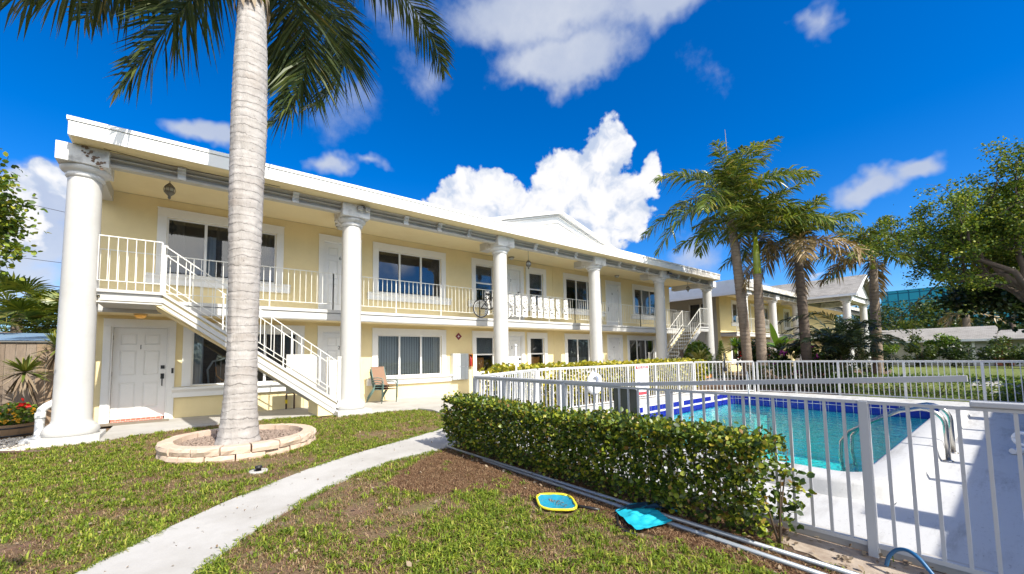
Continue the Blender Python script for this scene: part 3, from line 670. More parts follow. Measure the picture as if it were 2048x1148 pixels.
def railing(parent, pts, z_of, h=1.0, sp=.135, name='railing', posts=(), mat='rail_white', pk=.0058, low=.16, drop=0.02):
    """a picket railing along pts (x,y): z_of(t) is the floor's height at fraction t of each leg"""
    m = MB()
    for (a, b) in zip(pts, pts[1:]):
        a = Vector((*a, 0)); b = Vector((*b, 0)); L = (b-a).length; n = max(1, round(L/sp))
        za, zb_ = z_of(a), z_of(b)
        m.beam((a.x, a.y, za+h), (b.x, b.y, zb_+h), .028, .018); m.beam((a.x, a.y, za+low), (b.x, b.y, zb_+low), .022, .014)
        for i in range(n+1):
            p = a.lerp(b, i/n); z = za+(zb_-za)*i/n
            thick = any(abs(i - round(q*n)) < .5 for q in posts)
            r = .013 if thick else pk
            m.box(p.x-r, p.x+r, p.y-r, p.y+r, z-drop if thick else z+low, z+h-.008)
    return m.build(name, mat, parent)

apt = thing('apartment_building', 'two-storey yellow apartment building with six round white columns, balcony railing and two white stairs', 'building', (0, YW, 0))
XL, XR = -1.66, 21.92
wins_up = [(-.36, 1.92), (4.74, 6.98), (8.42, 9.24), (11.08, 11.86), (13.27, 15.54), (18.46, 20.65)]
doors = [3.15, 9.70, 16.21]
ops = [(a, b, 3.43, 4.80) for a, b in wins_up] + [(x-.03, x+.945, ZU+.02, 4.85) for x in doors]
lows = [(.19, 2.48), (4.74, 6.98), (8.42, 9.24), (11.08, 11.86), (13.27, 15.54), (17.86, 20.15)]
ops += [(a, b, .78, 2.09) for a, b in lows] + [(x-.03, x+.945, .05, 2.18) for x in (-1.185, 3.15, 9.70, 16.21)]
wall_open(apt, XL, 7.80, .02, 5.22, YW, YW+.2, ops, 'stucco_yellow')
wall_open(apt, 7.80, 12.455, .02, 5.22, YW+.012, YW+.2, ops, 'stucco_yellow')
wall_open(apt, 12.455, XR, .02, 5.22, YW, YW+.2, ops, 'stucco_yellow')
s = MB(); s.box(XL, XL+.2, YW+.2, YW+8, .02, 5.22); s.box(XR-.2, XR, YW+.2, YW+8, .02, 5.22); s.box(XL+.2, XR-.2, YW+7.8, YW+8, .02, 5.22); s.build('wall', 'stucco_yellow', apt)
MB().box(XL+.25, XR-.25, YW+.42, YW+7.7, .03, 5.0).build('dark_interior_box', 'dark_room', apt)  # near-black box stands in for the unlit rooms behind the windows
# roof, fascia, soffit, ceiling
rf = MB(); rf.box(-1.57, 22.33, 9.82, YW+8.1, 5.262, 5.535); rf.build('roof', 'white_paint', apt)
fb = MB(); fb.box(-1.60, 22.36, 9.79, 9.82, 5.222, 5.466); fb.box(-1.60, -1.57, 9.82, YW+8.1, 5.222, 5.466); fb.box(22.33, 22.36, 9.82, YW+8.1, 5.222, 5.466)
fb = fb.build('fascia', 'fascia_white', apt)
MB().box(-1.62, 22.38, 9.77, YW+8.15, 5.474, 5.54).build('drip_edge', 'fascia_white', fb)
MB().box(-1.57, 22.33, 9.82, 10.43, 5.225, 5.237).build('soffit', 'soffit_cream', apt)
MB().box(-1.60, 22.70, 10.435, YW+.0, 5.225, 5.26).build('ceiling', 'ceiling_yellow', apt)
# a fallen edge strip sagging under the eave at the near corner
sag = MB(); sag.tube([(-1.2+.28*i, 10.10, 5.215-.05*math.sin(PI*min(1, i/9))) for i in range(11)], .006, 5); sag.build('loose_edge_strip', 'wire_black', apt)
for i, x in enumerate(COLX):
    column(apt, x)
    block(apt, x)
    far = YW if i in (0, 5) else 11.45
    q = MB(); q.prism([(10.9, 4.975), (far, 4.975), (far, 5.224), (10.9, 5.224)], 'x', x-.17, x+.17); q.build('cross_beam', 'white_paint', apt)
    if i < 5: beam_span(apt, x+.335, COLX[i+1]-.335)
# spalled corner of the near block
sp_ = MB(); rg = random.Random(3)
for k in range(26):
    t = k/25; px_ = -1.47+.26*t+.035*math.sin(k*1.9); pz = 5.19-.27*t+.06*math.sin(k*2.7); r = .014+.016*rg.random()
    sp_.add([(px_+r*math.cos(a)*(0.7+.5*rg.random()), 10.163-.003*rg.random(), pz+r*math.sin(a)*(0.7+.5*rg.random())) for a in [2*PI*j/6 for j in range(6)]], [(0,1,2,3,4,5)])
sp_.build('spalled_patch', 'rust_patch', apt)
hl = MB(); hl.lathe([(.0, 0), (.03, .001), (.04, .01)], (0, 0, 0), 12); h_ = hl.build('bolt_hole', 'rust_patch', apt); h_.location = (COLX[0]-.06, YC-.2315-YW, 4.50); h_.rotation_euler = (PI/2, 0, 0)
# pediment gable over the middle of the roof
pz0, pz1, pxc, pxh = 5.541, 6.42, 10.48, 3.05
pg = MB(); pg.prism([(pxc-pxh, pz0), (pxc+pxh, pz0), (pxc, pz1)], 'y', 10.22, 14.5); g_ = pg.build('gable', 'siding_white', apt)
rk = MB(); L = math.hypot(pxh, pz1-pz0); nx, nz = -(pz1-pz0)/L, pxh/L
for sgn in (-1, 1):
    a = (pxc+sgn*(pxh+.25), pz0-.06); b = (pxc, pz1+.0)
    rk.prism([(a[0], a[1]+.05), (b[0], b[1]+.05), (b[0], b[1]+.13), (a[0]-sgn*.0, a[1]+.13)] if sgn < 0 else [(b[0], b[1]+.05), (a[0], a[1]+.05), (a[0], a[1]+.13), (b[0], b[1]+.13)], 'y', 10.0, 14.6)
rk.build('gable_roof', 'white_trim', apt)
rk = MB()
for sgn in (-1, 1):
    a = (pxc+sgn*(pxh-.12), pz0-.01); b = (pxc, pz1-.03)
    P = [(a[0], a[1]), (b[0], b[1]), (b[0], b[1]+.075), (a[0], a[1]+.075)]
    rk.prism(P if sgn < 0 else P[::-1], 'y', 10.17, 10.22)
    a = (pxc+sgn*(pxh-1.0), pz0+.06); b = (pxc, pz1-.24); P = [(a[0], a[1]), (b[0], b[1]), (b[0], b[1]+.03), (a[0], a[1]+.03)]
    rk.prism(P if sgn < 0 else P[::-1], 'y', 10.195, 10.22)
rk.build('rake_board', 'white_trim', apt)
rk = MB()  # dark strips drawn as shadow lines below the rake boards
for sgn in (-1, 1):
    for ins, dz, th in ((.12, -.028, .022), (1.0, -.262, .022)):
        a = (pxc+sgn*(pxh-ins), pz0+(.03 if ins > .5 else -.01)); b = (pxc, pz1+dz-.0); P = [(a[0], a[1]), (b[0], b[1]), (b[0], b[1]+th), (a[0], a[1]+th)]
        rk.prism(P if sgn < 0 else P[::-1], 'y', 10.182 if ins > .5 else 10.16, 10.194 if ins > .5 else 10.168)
rk.build('rake_shadow_line', 'cornice_grey', apt)
# upper walkway slab, its lip, and its soffit
sl = MB(); sl.box(XL, 22.3, YS+.02, YW, 2.42, 2.60); sl.build('walkway_slab', 'ceiling_yellow', apt)
sl = MB(); sl.box(XL, 22.3, YS-.05, YW, 2.602, 2.68); sl.box(XL, 22.3, YS, YS+.02, 2.575, 2.602); sl.box(XL, 22.3, YS-.025, YS+.02, 2.415, 2.575); sl.box(XL, 22.3, YS-.01, YS+.02, 2.395, 2.415)
sl.build('slab_edge', 'white_paint', apt)
# windows, upper and lower
zt = 4.80
W = lambda a, b, lo, **k: window(apt, a, b, 3.43 if not lo else .78, 4.80 if not lo else 2.09, **k)
W(-.36, 1.92, 0, inner=[('curtain', -.36, -.02, 3.43, 4.8, 'curtain_dark'), ('curtain', .42, .60, 3.43, 4.5, 'curtain_blue'), ('curtain', .6, 1.92, 3.43, 4.8, 'curtain_dark')], mull=[.385, 1.16], seed=1)
W(4.74, 6.98, 0, inner=[('blind', 6.25, 6.98, 3.43, 4.8, 'curtain_dark')], mull=[5.47, 6.23], seed=2)
W(8.42, 9.24, 0, kind='hung', inner=[('blind', 8.42, 9.24, 4.14, 4.8, 'blind_grey')], label='white double-hung window with raised dark blinds')
W(11.08, 11.86, 0, kind='hung', inner=[('blind', 11.08, 11.86, 4.14, 4.8, 'blind_grey')])
W(13.27, 15.54, 0, inner=[('curtain', 13.98, 15.54, 3.43, 4.8, 'curtain_dark')], mull=[13.99, 14.76], seed=5)
W(18.46, 20.65, 0, inner=[('curtain', 19.2, 19.95, 3.43, 4.8, 'curtain_blue'), ('curtain', 18.46, 19.2, 3.43, 4.8, 'curtain_dark')], mull=[19.2, 19.95], seed=6)
W(.19, 2.48, 1, inner=[('curtain', .19, .42, .78, 2.09, 'curtain_blue', .07), ('curtain', 1.9, 2.48, .78, 2.09, 'curtain_dark')], mull=[.95, 1.72], seed=7)
W(4.74, 6.98, 1, inner=[('vertical', 4.74, 6.98, .78, 2.07, 'blind_grey')], mull=[5.47, 6.23])
W(8.42, 9.24, 1, kind='hung', inner=[('blind', 8.42, 9.24, 1.45, 2.09, 'blind_grey'), ('curtain', 8.42, 8.86, .78, 1.32, 'orange_wood')], sill=False, label='white double-hung window with orange cloth behind its lower pane')
W(11.08, 11.86, 1, kind='hung', inner=[('blind', 11.08, 11.86, 1.45, 2.09, 'blind_dark'), ('curtain', 11.18, 11.7, .78, 1.30, 'orange_wood')], sill=False)
W(13.27, 15.54, 1, inner=[('curtain', 13.27, 15.54, .78, 2.09, 'blind_dark'), ('vertical', 13.27, 15.54, .78, 1.25, 'blind_grey')], mull=[13.99, 14.76], seed=9)
W(17.86, 20.15, 1, inner=[('vertical', 17.86, 19.38, .78, 2.09, 'blind_dark')], mull=[18.6, 19.38])
door(apt, -1.185, .12, '1', 'white six-panel door numbered 1 with black lock and brick step', 1)
for x, n in zip(doors, '234'): door(apt, x, .10, n, 'white six-panel door numbered ' + n, 1 if n != '4' else -1)
for x, n in zip(doors, '678'): door(apt, x, 2.77, n, 'white six-panel door numbered ' + n, -1 if n == '8' else 1)
MB().box(-1.16, -.29, YW-.06, YW+.06, .05, .118).build('brick_threshold', 'brick_red', apt)
# walkway railings
flat = lambda z: (lambda p: z)
rl = [(-1.6, 3.13), (3.13, 7.9), (7.9, 12.7), (12.7, 17.4), (17.4, 20.85)]
for i, (a, b) in enumerate(rl): railing(apt, [(a, YS), (b, YS)], flat(2.68), .99, .136, posts=(0, .36, .7, 1))
railing(apt, [(21.05, YS), (22.28, YS), (22.28, YW-.02)], flat(2.68), .99, .136, posts=(0, 1))

def stair(parent, xt, xb, sgn):
    """xt: top end at the landing, xb: foot; sgn +1 descends towards +x"""
    y0, y1 = 10.40, 11.38; zt_, zb_ = 2.72, .36; k = (zb_-zt_)/(xb-xt)
    zl = lambda x: zt_+k*(x-xt)
    st = MB(); n = 13
    for yy in (y0+.02, y1-.12):
        P = [(xt, zl(xt)-.055), (xb-sgn*.02, zl(xb)-.055), (xb-sgn*.17, .21), (xt-sgn*.12, 2.475)]
        st.prism(P if sgn > 0 else P[::-1], 'y', yy, yy+.10)
    P = [(xb-sgn*.45, .36), (xb-sgn*.12, .25), (xb-sgn*.12, .03), (xb-sgn*.45, .03)]
    st.prism(P if sgn > 0 else P[::-1], 'y', y0+.03, y1-.03)
    s_ = st.build('staircase', 'soffit_cream', parent, label='white stair climbing from the second column to the near end' if sgn > 0 else 'white stair climbing to the far end of the balcony')
    fa = MB()
    for yy in (y0-.03, y1-.03):                                     # lip and mouldings along the stringer
        for dz0, dz1, dy in ((0, -.06, 0), (-.11, -.20, .02), (-.235, -.30, .035)):
            P = [(xt, zl(xt)+dz0), (xb, zl(xb)+dz0), (xb-sgn*abs(dz1)*.35, zl(xb)+dz1), (xt, zl(xt)+dz1)]
            fa.prism(P if sgn > 0 else P[::-1], 'y', yy+dy, yy+.06)
    fa.build('stringer_moulding', 'white_paint', s_)
    for i in range(n):
        a = xt+(xb-xt)*i/n; b = xt+(xb-xt)*(i+1)/n; z = zl(a)-.18
        MB().box(min(a, b)-.01, max(a, b)+.02, y0+.125, y1-.125, z-.07, z).build('tread', 'deck_white', s_)
    und = [(xt-sgn*.1, 2.47), (xb-sgn*.2, .25), (xb-sgn*.2, .22), (xt-sgn*.1, 2.43)]
    MB().prism(und if sgn < 0 else und[::-1], 'y', y0+.125, y1-.125).build('stair_soffit', 'soffit_cream', s_)
    # landing at the head of the stair
    ex = xt-sgn*.91; lx0, lx1 = min(ex, xt), max(ex, xt)
    ld = MB(); ld.box(lx0, lx1, y0-.03, YS-.055, 2.665, 2.72); ld.box(lx0+.05, lx1, y0-.01, YS-.055, 2.515, 2.61); ld.box(lx0, lx1, y0+.02, YS-.055, 2.61, 2.665); ld.box(lx0, lx1, y0, YS-.055, 2.475, 2.50)
    ld.build('landing', 'white_paint', s_)
    MB().box(lx0+.02, lx1, y0+.02, YS-.06, 2.50, 2.515).build('landing_soffit', 'ceiling_yellow', s_)
    railing(parent, [(ex, y0), (xt-sgn*.03, y0)], flat(2.72), .985, .126, posts=(1,))
    for yy in (y0+.01, y1-.02):
        L = abs(xb-xt); railing(s_, [(xt, yy), (xb, yy)], lambda p: zl(p.x), .93, .21, 'stair_railing', posts=(0, .33, .66), low=.20, pk=.0068)
        nw = MB(); nw.box(xt-.015, xt+.015, yy-.015, yy+.015, 2.70, 3.66); nw.ellipsoid((xt+sgn*.03, yy, 3.63), (.03,.026,.026), 10, 6); nw.build('newel_post', 'rail_white', s_)
        nw = MB(); xx = xb+sgn*.01; nw.box(xx-.04, xx+.04, yy-.04, yy+.04, .20, 1.40); nw.box(xx-.05, xx+.05, yy-.05, yy+.05, 1.40, 1.425); nw.build('newel_post', 'rail_white', s_)
    return s_
st1 = stair(apt, -.32, 2.98, 1)
wp = MB(); wp.box(2.02, 2.72, 11.375, 11.385, .55, 1.50); wp.build('stair_panel', 'white_paint', st1)
stair(apt, 21.15, 17.85, -1)

# small things fixed to the building
def lantern(x, y, z, lab):
    t = thing('hanging_lantern', lab, 'lantern', (x, y, z), 'lanterns hanging over the balcony')
    MB().lathe([(.04, -.03), (.055, -.002)], (x, y, 5.224), 12).build('ceiling_cap', 'bronze_grey', t)
    MB().tube([(x, y, z+.17), (x, y, 5.224)], .008, 6).build('chain', 'bronze_grey', t)
    m = MB(); m.lathe([(.012, .19), (.03, .17), (.05, .15), (.07, .125), (.088, .10), (.092, .085), (.075, .08)], (x, y, z), 16); m.lathe([(.09, -.005), (.092, -.02), (.06, -.06), (.03, -.09), (.02, -.11), (.03, -.13), (.012, -.16)], (x, y, z), 16)
    for k in range(8): a = 2*PI*k/8; m.tube([(x+.088*math.cos(a), y+.088*math.sin(a), z-.01), (x+.10*math.cos(a), y+.10*math.sin(a), z+.035), (x+.085*math.cos(a), y+.085*math.sin(a), z+.085)], .006, 5)
    m.build('lantern_frame', 'bronze_grey', t)
    MB().lathe([(.08, -.008), (.09, .03), (.075, .082)], (x, y, z), 16).build('lamp_glass', 'lamp_glass', t)
    return t
lantern(-.30, 11.0, 4.94, 'small bronze glass lantern hanging from the ceiling right beside the leftmost column')
lantern(9.73, 11.0, 4.66, 'small lantern on a long chain hanging in front of door 7')
lantern(21.2, 11.0, 4.79, 'small lantern hanging over the head of the far stair')
def flush_light(x, y, z, lab, lit=False):
    t = thing('ceiling_light', lab, 'ceiling light', (x, y, z), 'round lights on the ceilings outside the doors')
    MB().lathe([(.10, -.035), (.115, -.02), (.12, 0)], (x, y, z), 20).build('light_base', 'brass' if lit else 'bronze_grey', t)
    MB().lathe([(.02, -.10), (.06, -.092), (.095, -.06), (.10, -.036)], (x, y, z), 20).build('lamp_glass', 'amber_glass' if lit else 'lamp_glass', t)
flush_light(3.50, 12.22, 5.225, 'round ceiling light on the upper ceiling outside door 6, behind the second column')
flush_light(9.95, 12.25, 5.225, 'round ceiling light on the upper ceiling outside door 7')
flush_light(16.6, 12.2, 5.225, 'round ceiling light on the upper ceiling outside door 8')
flush_light(-.72, 11.95, 2.42, 'amber lit brass light under the balcony above door 1', True)
def flood(x, y, z, lab, mt='bronze_grey'):
    t = thing('floodlight', lab, 'floodlight', (x, y, z), 'floodlights under the eave')
    MB().lathe([(.05, 0), (.05, .03), (.03, .04)], (x, y, z), 12).build('mounting_plate', mt, t)
    for s in (-1, 1):
        m = MB(); m.tube([(x, y, z), (x+s*.05, y-.05, z-.03)], .012, 6); m.box(x+s*.09-.06, x+s*.09+.06, y-.11, y-.05, z-.11, z-.02)
        hd = m.build('lamp_head', mt, t)
        MB().box(x+s*.09-.05, x+s*.09+.05, y-.105, y-.06, z-.117, z-.112).build('lens', 'lens_pale', hd)
flood(3.44, 10.14, 5.17, 'twin floodlight with pale lenses at the top of the second column')
flood(17.75, 10.14, 5.17, 'twin floodlight, black, at the top of the fifth column', 'black_metal')
mb = thing('mailbox_cluster', 'grey metal bank of numbered mailboxes on the yellow wall', 'mailboxes', (7.5, YW, .56))
MB().box(7.34, 7.99, YW-.16, YW+.005, .56, 1.48).build('cabinet', 'silver_metal', mb, bevel=.008)
for r in range(2):
    for c in range(4):
        x0 = 7.355+.158*c; z0 = .575+.46*r
        d_ = MB().box(x0, x0+.148, YW-.172, YW-.161, z0, z0+.435).build('mailbox_door', 'mailbox_grey', mb, bevel=.004)
        MB().box(x0+.055, x0+.095, YW-.177, YW-.172, z0+.30, z0+.33).build('number_plate', 'ink_black', d_); MB().lathe([(.012, 0), (.012, .006)], (0, 0, 0), 8).build('lock', 'bronze_grey', d_)
        lk = d_.children[-1]; lk.location = (x0+.074-7.5, -.172, z0+.18-.56); lk.rotation_euler = (PI/2, 0, 0)
fe = thing('extinguisher_cabinet', 'small brown-framed cabinet with a red fire extinguisher beside the mailboxes', 'fire extinguisher', (8.1, YW, 1.0))
MB().rim(8.035, 8.225, 1.0, 1.46, .025, YW-.10, YW+.005).build('cabinet_frame', 'orange_wood', fe); MB().box(8.06, 8.20, YW-.02, YW+.004, 1.025, 1.435).build('cabinet_back', 'dark_room', fe)
m = MB(); m.lathe([(.0, 1.03), (.05, 1.035), (.052, 1.06), (.052, 1.28), (.04, 1.32), (.015, 1.34), (.015, 1.38)], (8.13, YW-.06, 0), 14); m.build('extinguisher', 'red_enamel', fe)
dm = thing('diamond_sign', 'small maroon diamond sign with a white star high on the wall above the mailboxes', 'sign', (7.67, YW, 2.09))
MB().prism([(7.67-.13, 2.09), (7.67, 2.09-.13), (7.67+.13, 2.09), (7.67, 2.09+.13)], 'y', YW-.012, YW+.004).build('sign_plate', 'maroon', dm)
m = MB(); st_ = []
for k in range(8): a = PI/2*k/2; r = .055 if k % 2 == 0 else .018; st_.append((7.67+r*math.cos(a), 2.09+r*math.sin(a)))
m.prism(st_, 'y', YW-.016, YW-.0125); m.build('white_star', 'sign_white', dm)
bell = thing('doorbell', 'small black doorbell on the frame right of door 1', 'doorbell', (-.155, YW, 1.16)); MB().box(-.175, -.135, YW-.06, YW-.036, 1.10, 1.22).build('bell_case', 'black_metal', bell, bevel=.006); MB().lathe([(.012, 0), (.012, .006)], (0, 0, 0), 12).build('button', 'silver_metal', bell); bell.children[-1].location = (0, -.066, -.03); bell.children[-1].rotation_euler = (PI/2, 0, 0)
mat_ = thing('door_mat', 'flat brown door mat in front of door 1', 'door mat', (-.7, 12.3, .05)); MB().box(-1.42, -.18, 12.02, 12.44, .052, .066).build('mat_pile', 'mat_brown', mat_)
gp = thing('gas_pipe', 'brown bent riser pipe with a yellow tag against the wall under the stair', 'pipe', (2.3, 12.4, .05))
MB().tube([(2.22, 12.40, .05), (2.22, 12.40, .43), (2.24, 12.40, .47), (2.38, 12.40, .47), (2.41, 12.40, .44), (2.41, 12.40, .05)], .022, 10).build('riser', 'pipe_brown', gp); MB().box(2.195, 2.245, 12.37, 12.43, .20, .30).build('tag', 'tag_yellow', gp)
dp = thing('drain_pipe', 'white bent plastic drain pipe beside the leftmost column', 'drain pipe', (-1.9, 10.9, 0))
MB().tube([(-1.55, 11.02, .80), (-1.70, 10.95, .71), (-1.84, 10.9, .62), (-1.885, 10.88, .57), (-1.90, 10.88, .50), (-1.90, 10.86, .12), (-1.93, 10.80, .06), (-2.05, 10.65, .045)], .062, 14).build('pipe_run', 'pipe_white', dp); MB().lathe([(.068, .42), (.07, .44), (.07, .50), (.068, .52)], (-1.90, 10.87, 0), 14).build('pipe_collar', 'pipe_white', dp)

def patio_chair(x, y, z, lab):
    t = thing('patio_chair', lab, 'chair', (x, y, z), 'patio chairs stacked on the walkway')
    w = .27
    for s in (-1, 1):
        m = MB(); m.tube([(x+s*w, y+.02, z+1.0), (x+s*w, y-.10, z+.62), (x+s*w, y-.16, z+.42), (x+s*w, y-.62, z+.44)], .014, 8); m.build('side_frame', 'green_metal', t)
        m = MB(); m.tube([(x+s*(w+.03), y-.10, z+.64), (x+s*(w+.03), y-.35, z+.66), (x+s*(w+.03), y-.55, z+.64), (x+s*(w+.03), y-.60, z+.56), (x+s*(w+.03), y-.58, z)], .014, 8); m.build('arm', 'green_metal', t)
        m = MB(); m.tube([(x+s*(w+.01), y-.22, z+.42), (x+s*(w+.03), y+.14, z)], .014, 8); m.build('leg', 'green_metal', t)
    m = MB(); n = 8; V = []
    for i in range(n+1): f = i/n; V += [(x-w, y+.02-.12*f*1.0-.06*f*f, z+1.0-.56*f), (x+w, y+.02-.12*f-.06*f*f, z+1.0-.56*f)]
    V2 = [(a, b-.012, c-.004) for a, b, c in V]
    fs = [(2*i, 2*i+1, 2*i+3, 2*i+2) for i in range(n)]
    m.add(V, fs, True); m.add(V2, [tuple(reversed(f)) for f in fs], True); m.box(x-w, x+w, y+.004, y+.022, z+.985, z+1.0); m.build('backrest', 'tan_sling', t)
    m = MB(); m.box(x-w, x+w, y-.61, y-.165, z+.428, z+.44); m.build('seat', 'tan_sling', t)
    t.rotation_euler = (0, 0, 0)
    return t
for i in range(3):
    c_ = patio_chair(4.62, 12.25-.035*i, .05+.07*i, ('tan sling patio chair at the bottom of the stack by the second column', 'tan sling patio chair in the middle of the stack by the second column', 'tan sling patio chair on top of the stack by the second column')[i])
    c_.rotation_euler = (0, 0, .35); c_.scale = (.92, .92, .92)
# bicycle leaning outside the balcony rail
bk = thing('bicycle', 'black bicycle with white rims propped on the balcony edge behind the third column', 'bicycle', (8.45, 11.47, 2.68))
for cx in (7.93, 9.01):
    w_ = MB().torus((cx, 11.468, 3.005), .305, .019, 'y', 36, 8).build('wheel', 'tyre', bk)
    MB().torus((cx, 11.468, 3.005), .28, .012, 'y', 36, 6).build('rim', 'white_metal', w_)
    sp = MB()
    for k in range(16): a = 2*PI*k/16; sp.tube([(cx, 11.468, 3.005), (cx+.275*math.cos(a), 11.468, 3.005+.275*math.sin(a))], .0022, 4, False)
    sp.lathe([(.02, -.03), (.02, .03)], (0, 0, 0), 8); sp.build('spokes', 'steel', w_)
fr = MB()
for a, b in (((8.38, 3.0), (8.28, 3.42)), ((8.38, 3.0), (8.78, 3.4)), ((8.28, 3.40), (8.76, 3.46)), ((7.93, 3.005), (8.38, 3.0)), ((7.93, 3.005), (8.28, 3.40)), ((8.78, 3.40), (8.76, 3.5)), ((8.78, 3.40), (9.01, 3.005))):
    fr.tube([(a[0], 11.468, a[1]), (b[0], 11.468, b[1])], .016, 8)
fr.build('bicycle_frame', 'black_metal', bk)
MB().ellipsoid((8.25, 11.468, 3.53), (.13, .055, .03), 12, 6).tube([(8.28, 11.468, 3.4), (8.26, 11.468, 3.52)], .013, 6).build('saddle', 'black_metal', bk)
MB().tube([(8.76, 11.468, 3.5), (8.75, 11.468, 3.60), (8.80, 11.44, 3.62), (8.90, 11.43, 3.60)], .012, 6).build('handlebar', 'black_metal', bk)
MB().torus((8.38, 11.45, 3.0), .085, .008, 'y', 20, 5).tube([(8.38, 11.44, 3.0), (8.46, 11.42, 2.86)], .009, 5).box(8.42, 8.50, 11.38, 11.46, 2.84, 2.86).build('pedal_crank', 'bronze_grey', bk)
strip_at = [(8.10,8.29,'first balcony strip, left of the third column'),(8.84,9.02,'second balcony strip, just right of the third column'),(9.17,9.40,'third balcony strip over the bicycle wheel'),(9.50,9.73,'fourth balcony strip, under door 7'),(9.83,10.06,'fifth balcony strip, under door 7'),(10.27,10.49,'sixth balcony strip'),(10.60,10.83,'seventh balcony strip'),(10.93,11.16,'eighth balcony strip'),(11.24,11.48,'ninth balcony strip'),(11.58,11.80,'tenth balcony strip'),(12.04,12.26,'last balcony strip, nearest the fourth column')]
for a, b, l in strip_at:
    t = thing('privacy_strip', 'white fabric with black flecks: ' + l, 'privacy strip', ((a+b)/2, YS-.025, 2.8), 'flecked fabric strips tied on the balcony rail')
    m = MB(); n = 8; V = []
    for i in range(n+1): z = 2.80+.83*i/n; dy = .006*math.sin(i*1.4+a*7); V += [(a, YS-.022+dy, z), (b, YS-.022-dy*.5, z)]
    m.add(V, [(2*i, 2*i+1, 2*i+3, 2*i+2) for i in range(n)]); o = m.build('cloth', 'patterned_fabric', t); sm = o.modifiers.new('thick', 'SOLIDIFY'); sm.thickness = .004

# seen through the lower window beside the near palm
ac = thing('wicker_armchair', 'carved armchair seen through the lower window left of the near palm trunk', 'armchair', (.95, YW+.32, 0))
MB().tube([(.55, YW+.3, .80), (.52, YW+.3, 1.15), (.62, YW+.3, 1.36), (.78, YW+.3, 1.40), (.95, YW+.3, 1.46), (1.12, YW+.3, 1.40), (1.28, YW+.3, 1.36), (1.38, YW+.3, 1.15), (1.35, YW+.3, .80)], .022, 8).build('back_frame', 'curtain_blue', ac)
MB().tube([(.68, YW+.29, 1.22), (.70, YW+.28, 1.0), (.82, YW+.27, .88), (.98, YW+.27, .86), (1.14, YW+.27, .90), (1.24, YW+.28, 1.02), (1.25, YW+.29, 1.2)], .016, 8).build('arm_rail', 'orange_wood', ac)
m = MB()
for k in range(6): m.tube([(.68+.11*k, YW+.31, .78), (.68+.11*k, YW+.31, 1.38)], .006, 5)
m.build('back_slats', 'curtain_blue', ac)

# ------------------------------------------------------------------ ground, paths, pool, fences
def sheet(name, poly, z, mat, thick=None):
    m = MB()
    if thick: m.prism(poly, 'z', z-thick, z)
    else: m.add([(x, y, z) for x, y in poly], [tuple(range(len(poly)))])
    return setting(m.build(name, mat))
m = MB(); hx, hy = (4.9, 12.5), (.85, 5.45); E_ = 900
for x0, x1, y0, y1 in ((-E_, hx[0], -E_, E_), (hx[1], E_, -E_, E_), (hx[0], hx[1], -E_, hy[0]), (hx[0], hx[1], hy[1], E_)):
    m.add([(x0, y0, 0), (x1, y0, 0), (x1, y1, 0), (x0, y1, 0)], [(0, 1, 2, 3)])
setting(m.build('lawn_ground', 'lawn_soil'))
rgs = random.Random(11)
def wob(pts, amp, n=5):
    """subdivide an outline and roughen it"""
    out = []
    for (x0, y0), (x1, y1) in zip(pts, pts[1:]+pts[:1]):
        for i in range(n): t = i/n; out.append((x0+(x1-x0)*t+rgs.uniform(-amp, amp), y0+(y1-y0)*t+rgs.uniform(-amp, amp)))
    return out
MULCH = [(3.71, -4), (3.71, 5.35), (3.1, 5.5), (2.65, 5.15), (2.05, 4.75), (1.72, 4.3), (1.95, 3.8), (2.5, 3.5), (2.72, 2.9), (2.82, 2.0), (2.92, 1), (3.0, -4)]
sheet('mulch_bed', wob(MULCH, .05), .005, 'mulch_soil')
sheet('sand_strip', wob([(3.69, -4), (3.69, 1.45), (3.45, 1.25), (3.30, .9), (3.22, .3), (3.2, -4)], .03), .010, 'sand')
PATH_L = [(-1.6, 2.5), (-.95, 3.3), (-.5, 3.94), (-.03, 4.50), (.38, 4.92), (.86, 5.32), (1.39, 5.73), (1.95, 6.05), (2.89, 6.48), (3.67, 6.84), (4.28, 7.3)]
PATH_R = [(-.9, 2.0), (-.3, 2.85), (.12, 3.41), (.42, 3.86), (.78, 4.26), (1.36, 4.80), (1.75, 5.05), (2.2, 5.27), (2.89, 5.42), (3.37, 5.47), (3.9, 5.6)]
m = MB(); n = len(PATH_L)
V = [(x, y, .022) for x, y in PATH_L] + [(x, y, .022) for x, y in PATH_R]
V += [(x, y, -.03) for x, y, z in V]
fs = [(i, i+n, i+n+1, i+1) for i in range(n-1)] + [(i+1, i+1+2*n, i+2*n, i) for i in range(n-1)] + [(i+n, i+3*n, i+3*n+1, i+n+1) for i in range(n-1)]
m.add(V, fs); setting(m.build('garden_path', 'concrete'))
WALK = [(-1.07, YW+.01), (-1.07, 10.16), (-.21, 10.66), (.69, 10.92), (1.64, 10.97), (2.43, 10.74), (2.86, 10.45), (2.9, 10.12), (3.72, 10.10), (4.4, 10.16), (4.85, 9.95), (4.97, 9.4), (4.83, 8.4), (4.30, 7.32), (3.92, 5.62), (6.3, 7.06), (6.3, 8.0), (7.0, 9.2), (22.5, 9.2), (22.5, YW+.01)]
sheet('walkway', WALK, .05, 'concrete', .1)
DECK = [[(3.72, -9), (4.80, -9), (4.80, 6.13), (3.72, 5.55)], [(4.80, -9), (12.6, -9), (12.6, .75), (4.80, .75)], [(4.80, 5.55), (12.6, 5.55), (12.6, 7.08), (6.42, 7.08), (4.80, 6.13)], [(12.6, -9), (15.25, -9), (15.25, 3.5), (14.95, 5.55), (13.65, 7.08), (12.6, 7.08)]]
m = MB()
for p in DECK: m.prism(p, 'z', -.06, .045)
setting(m.build('pool_deck', 'deck_white'))
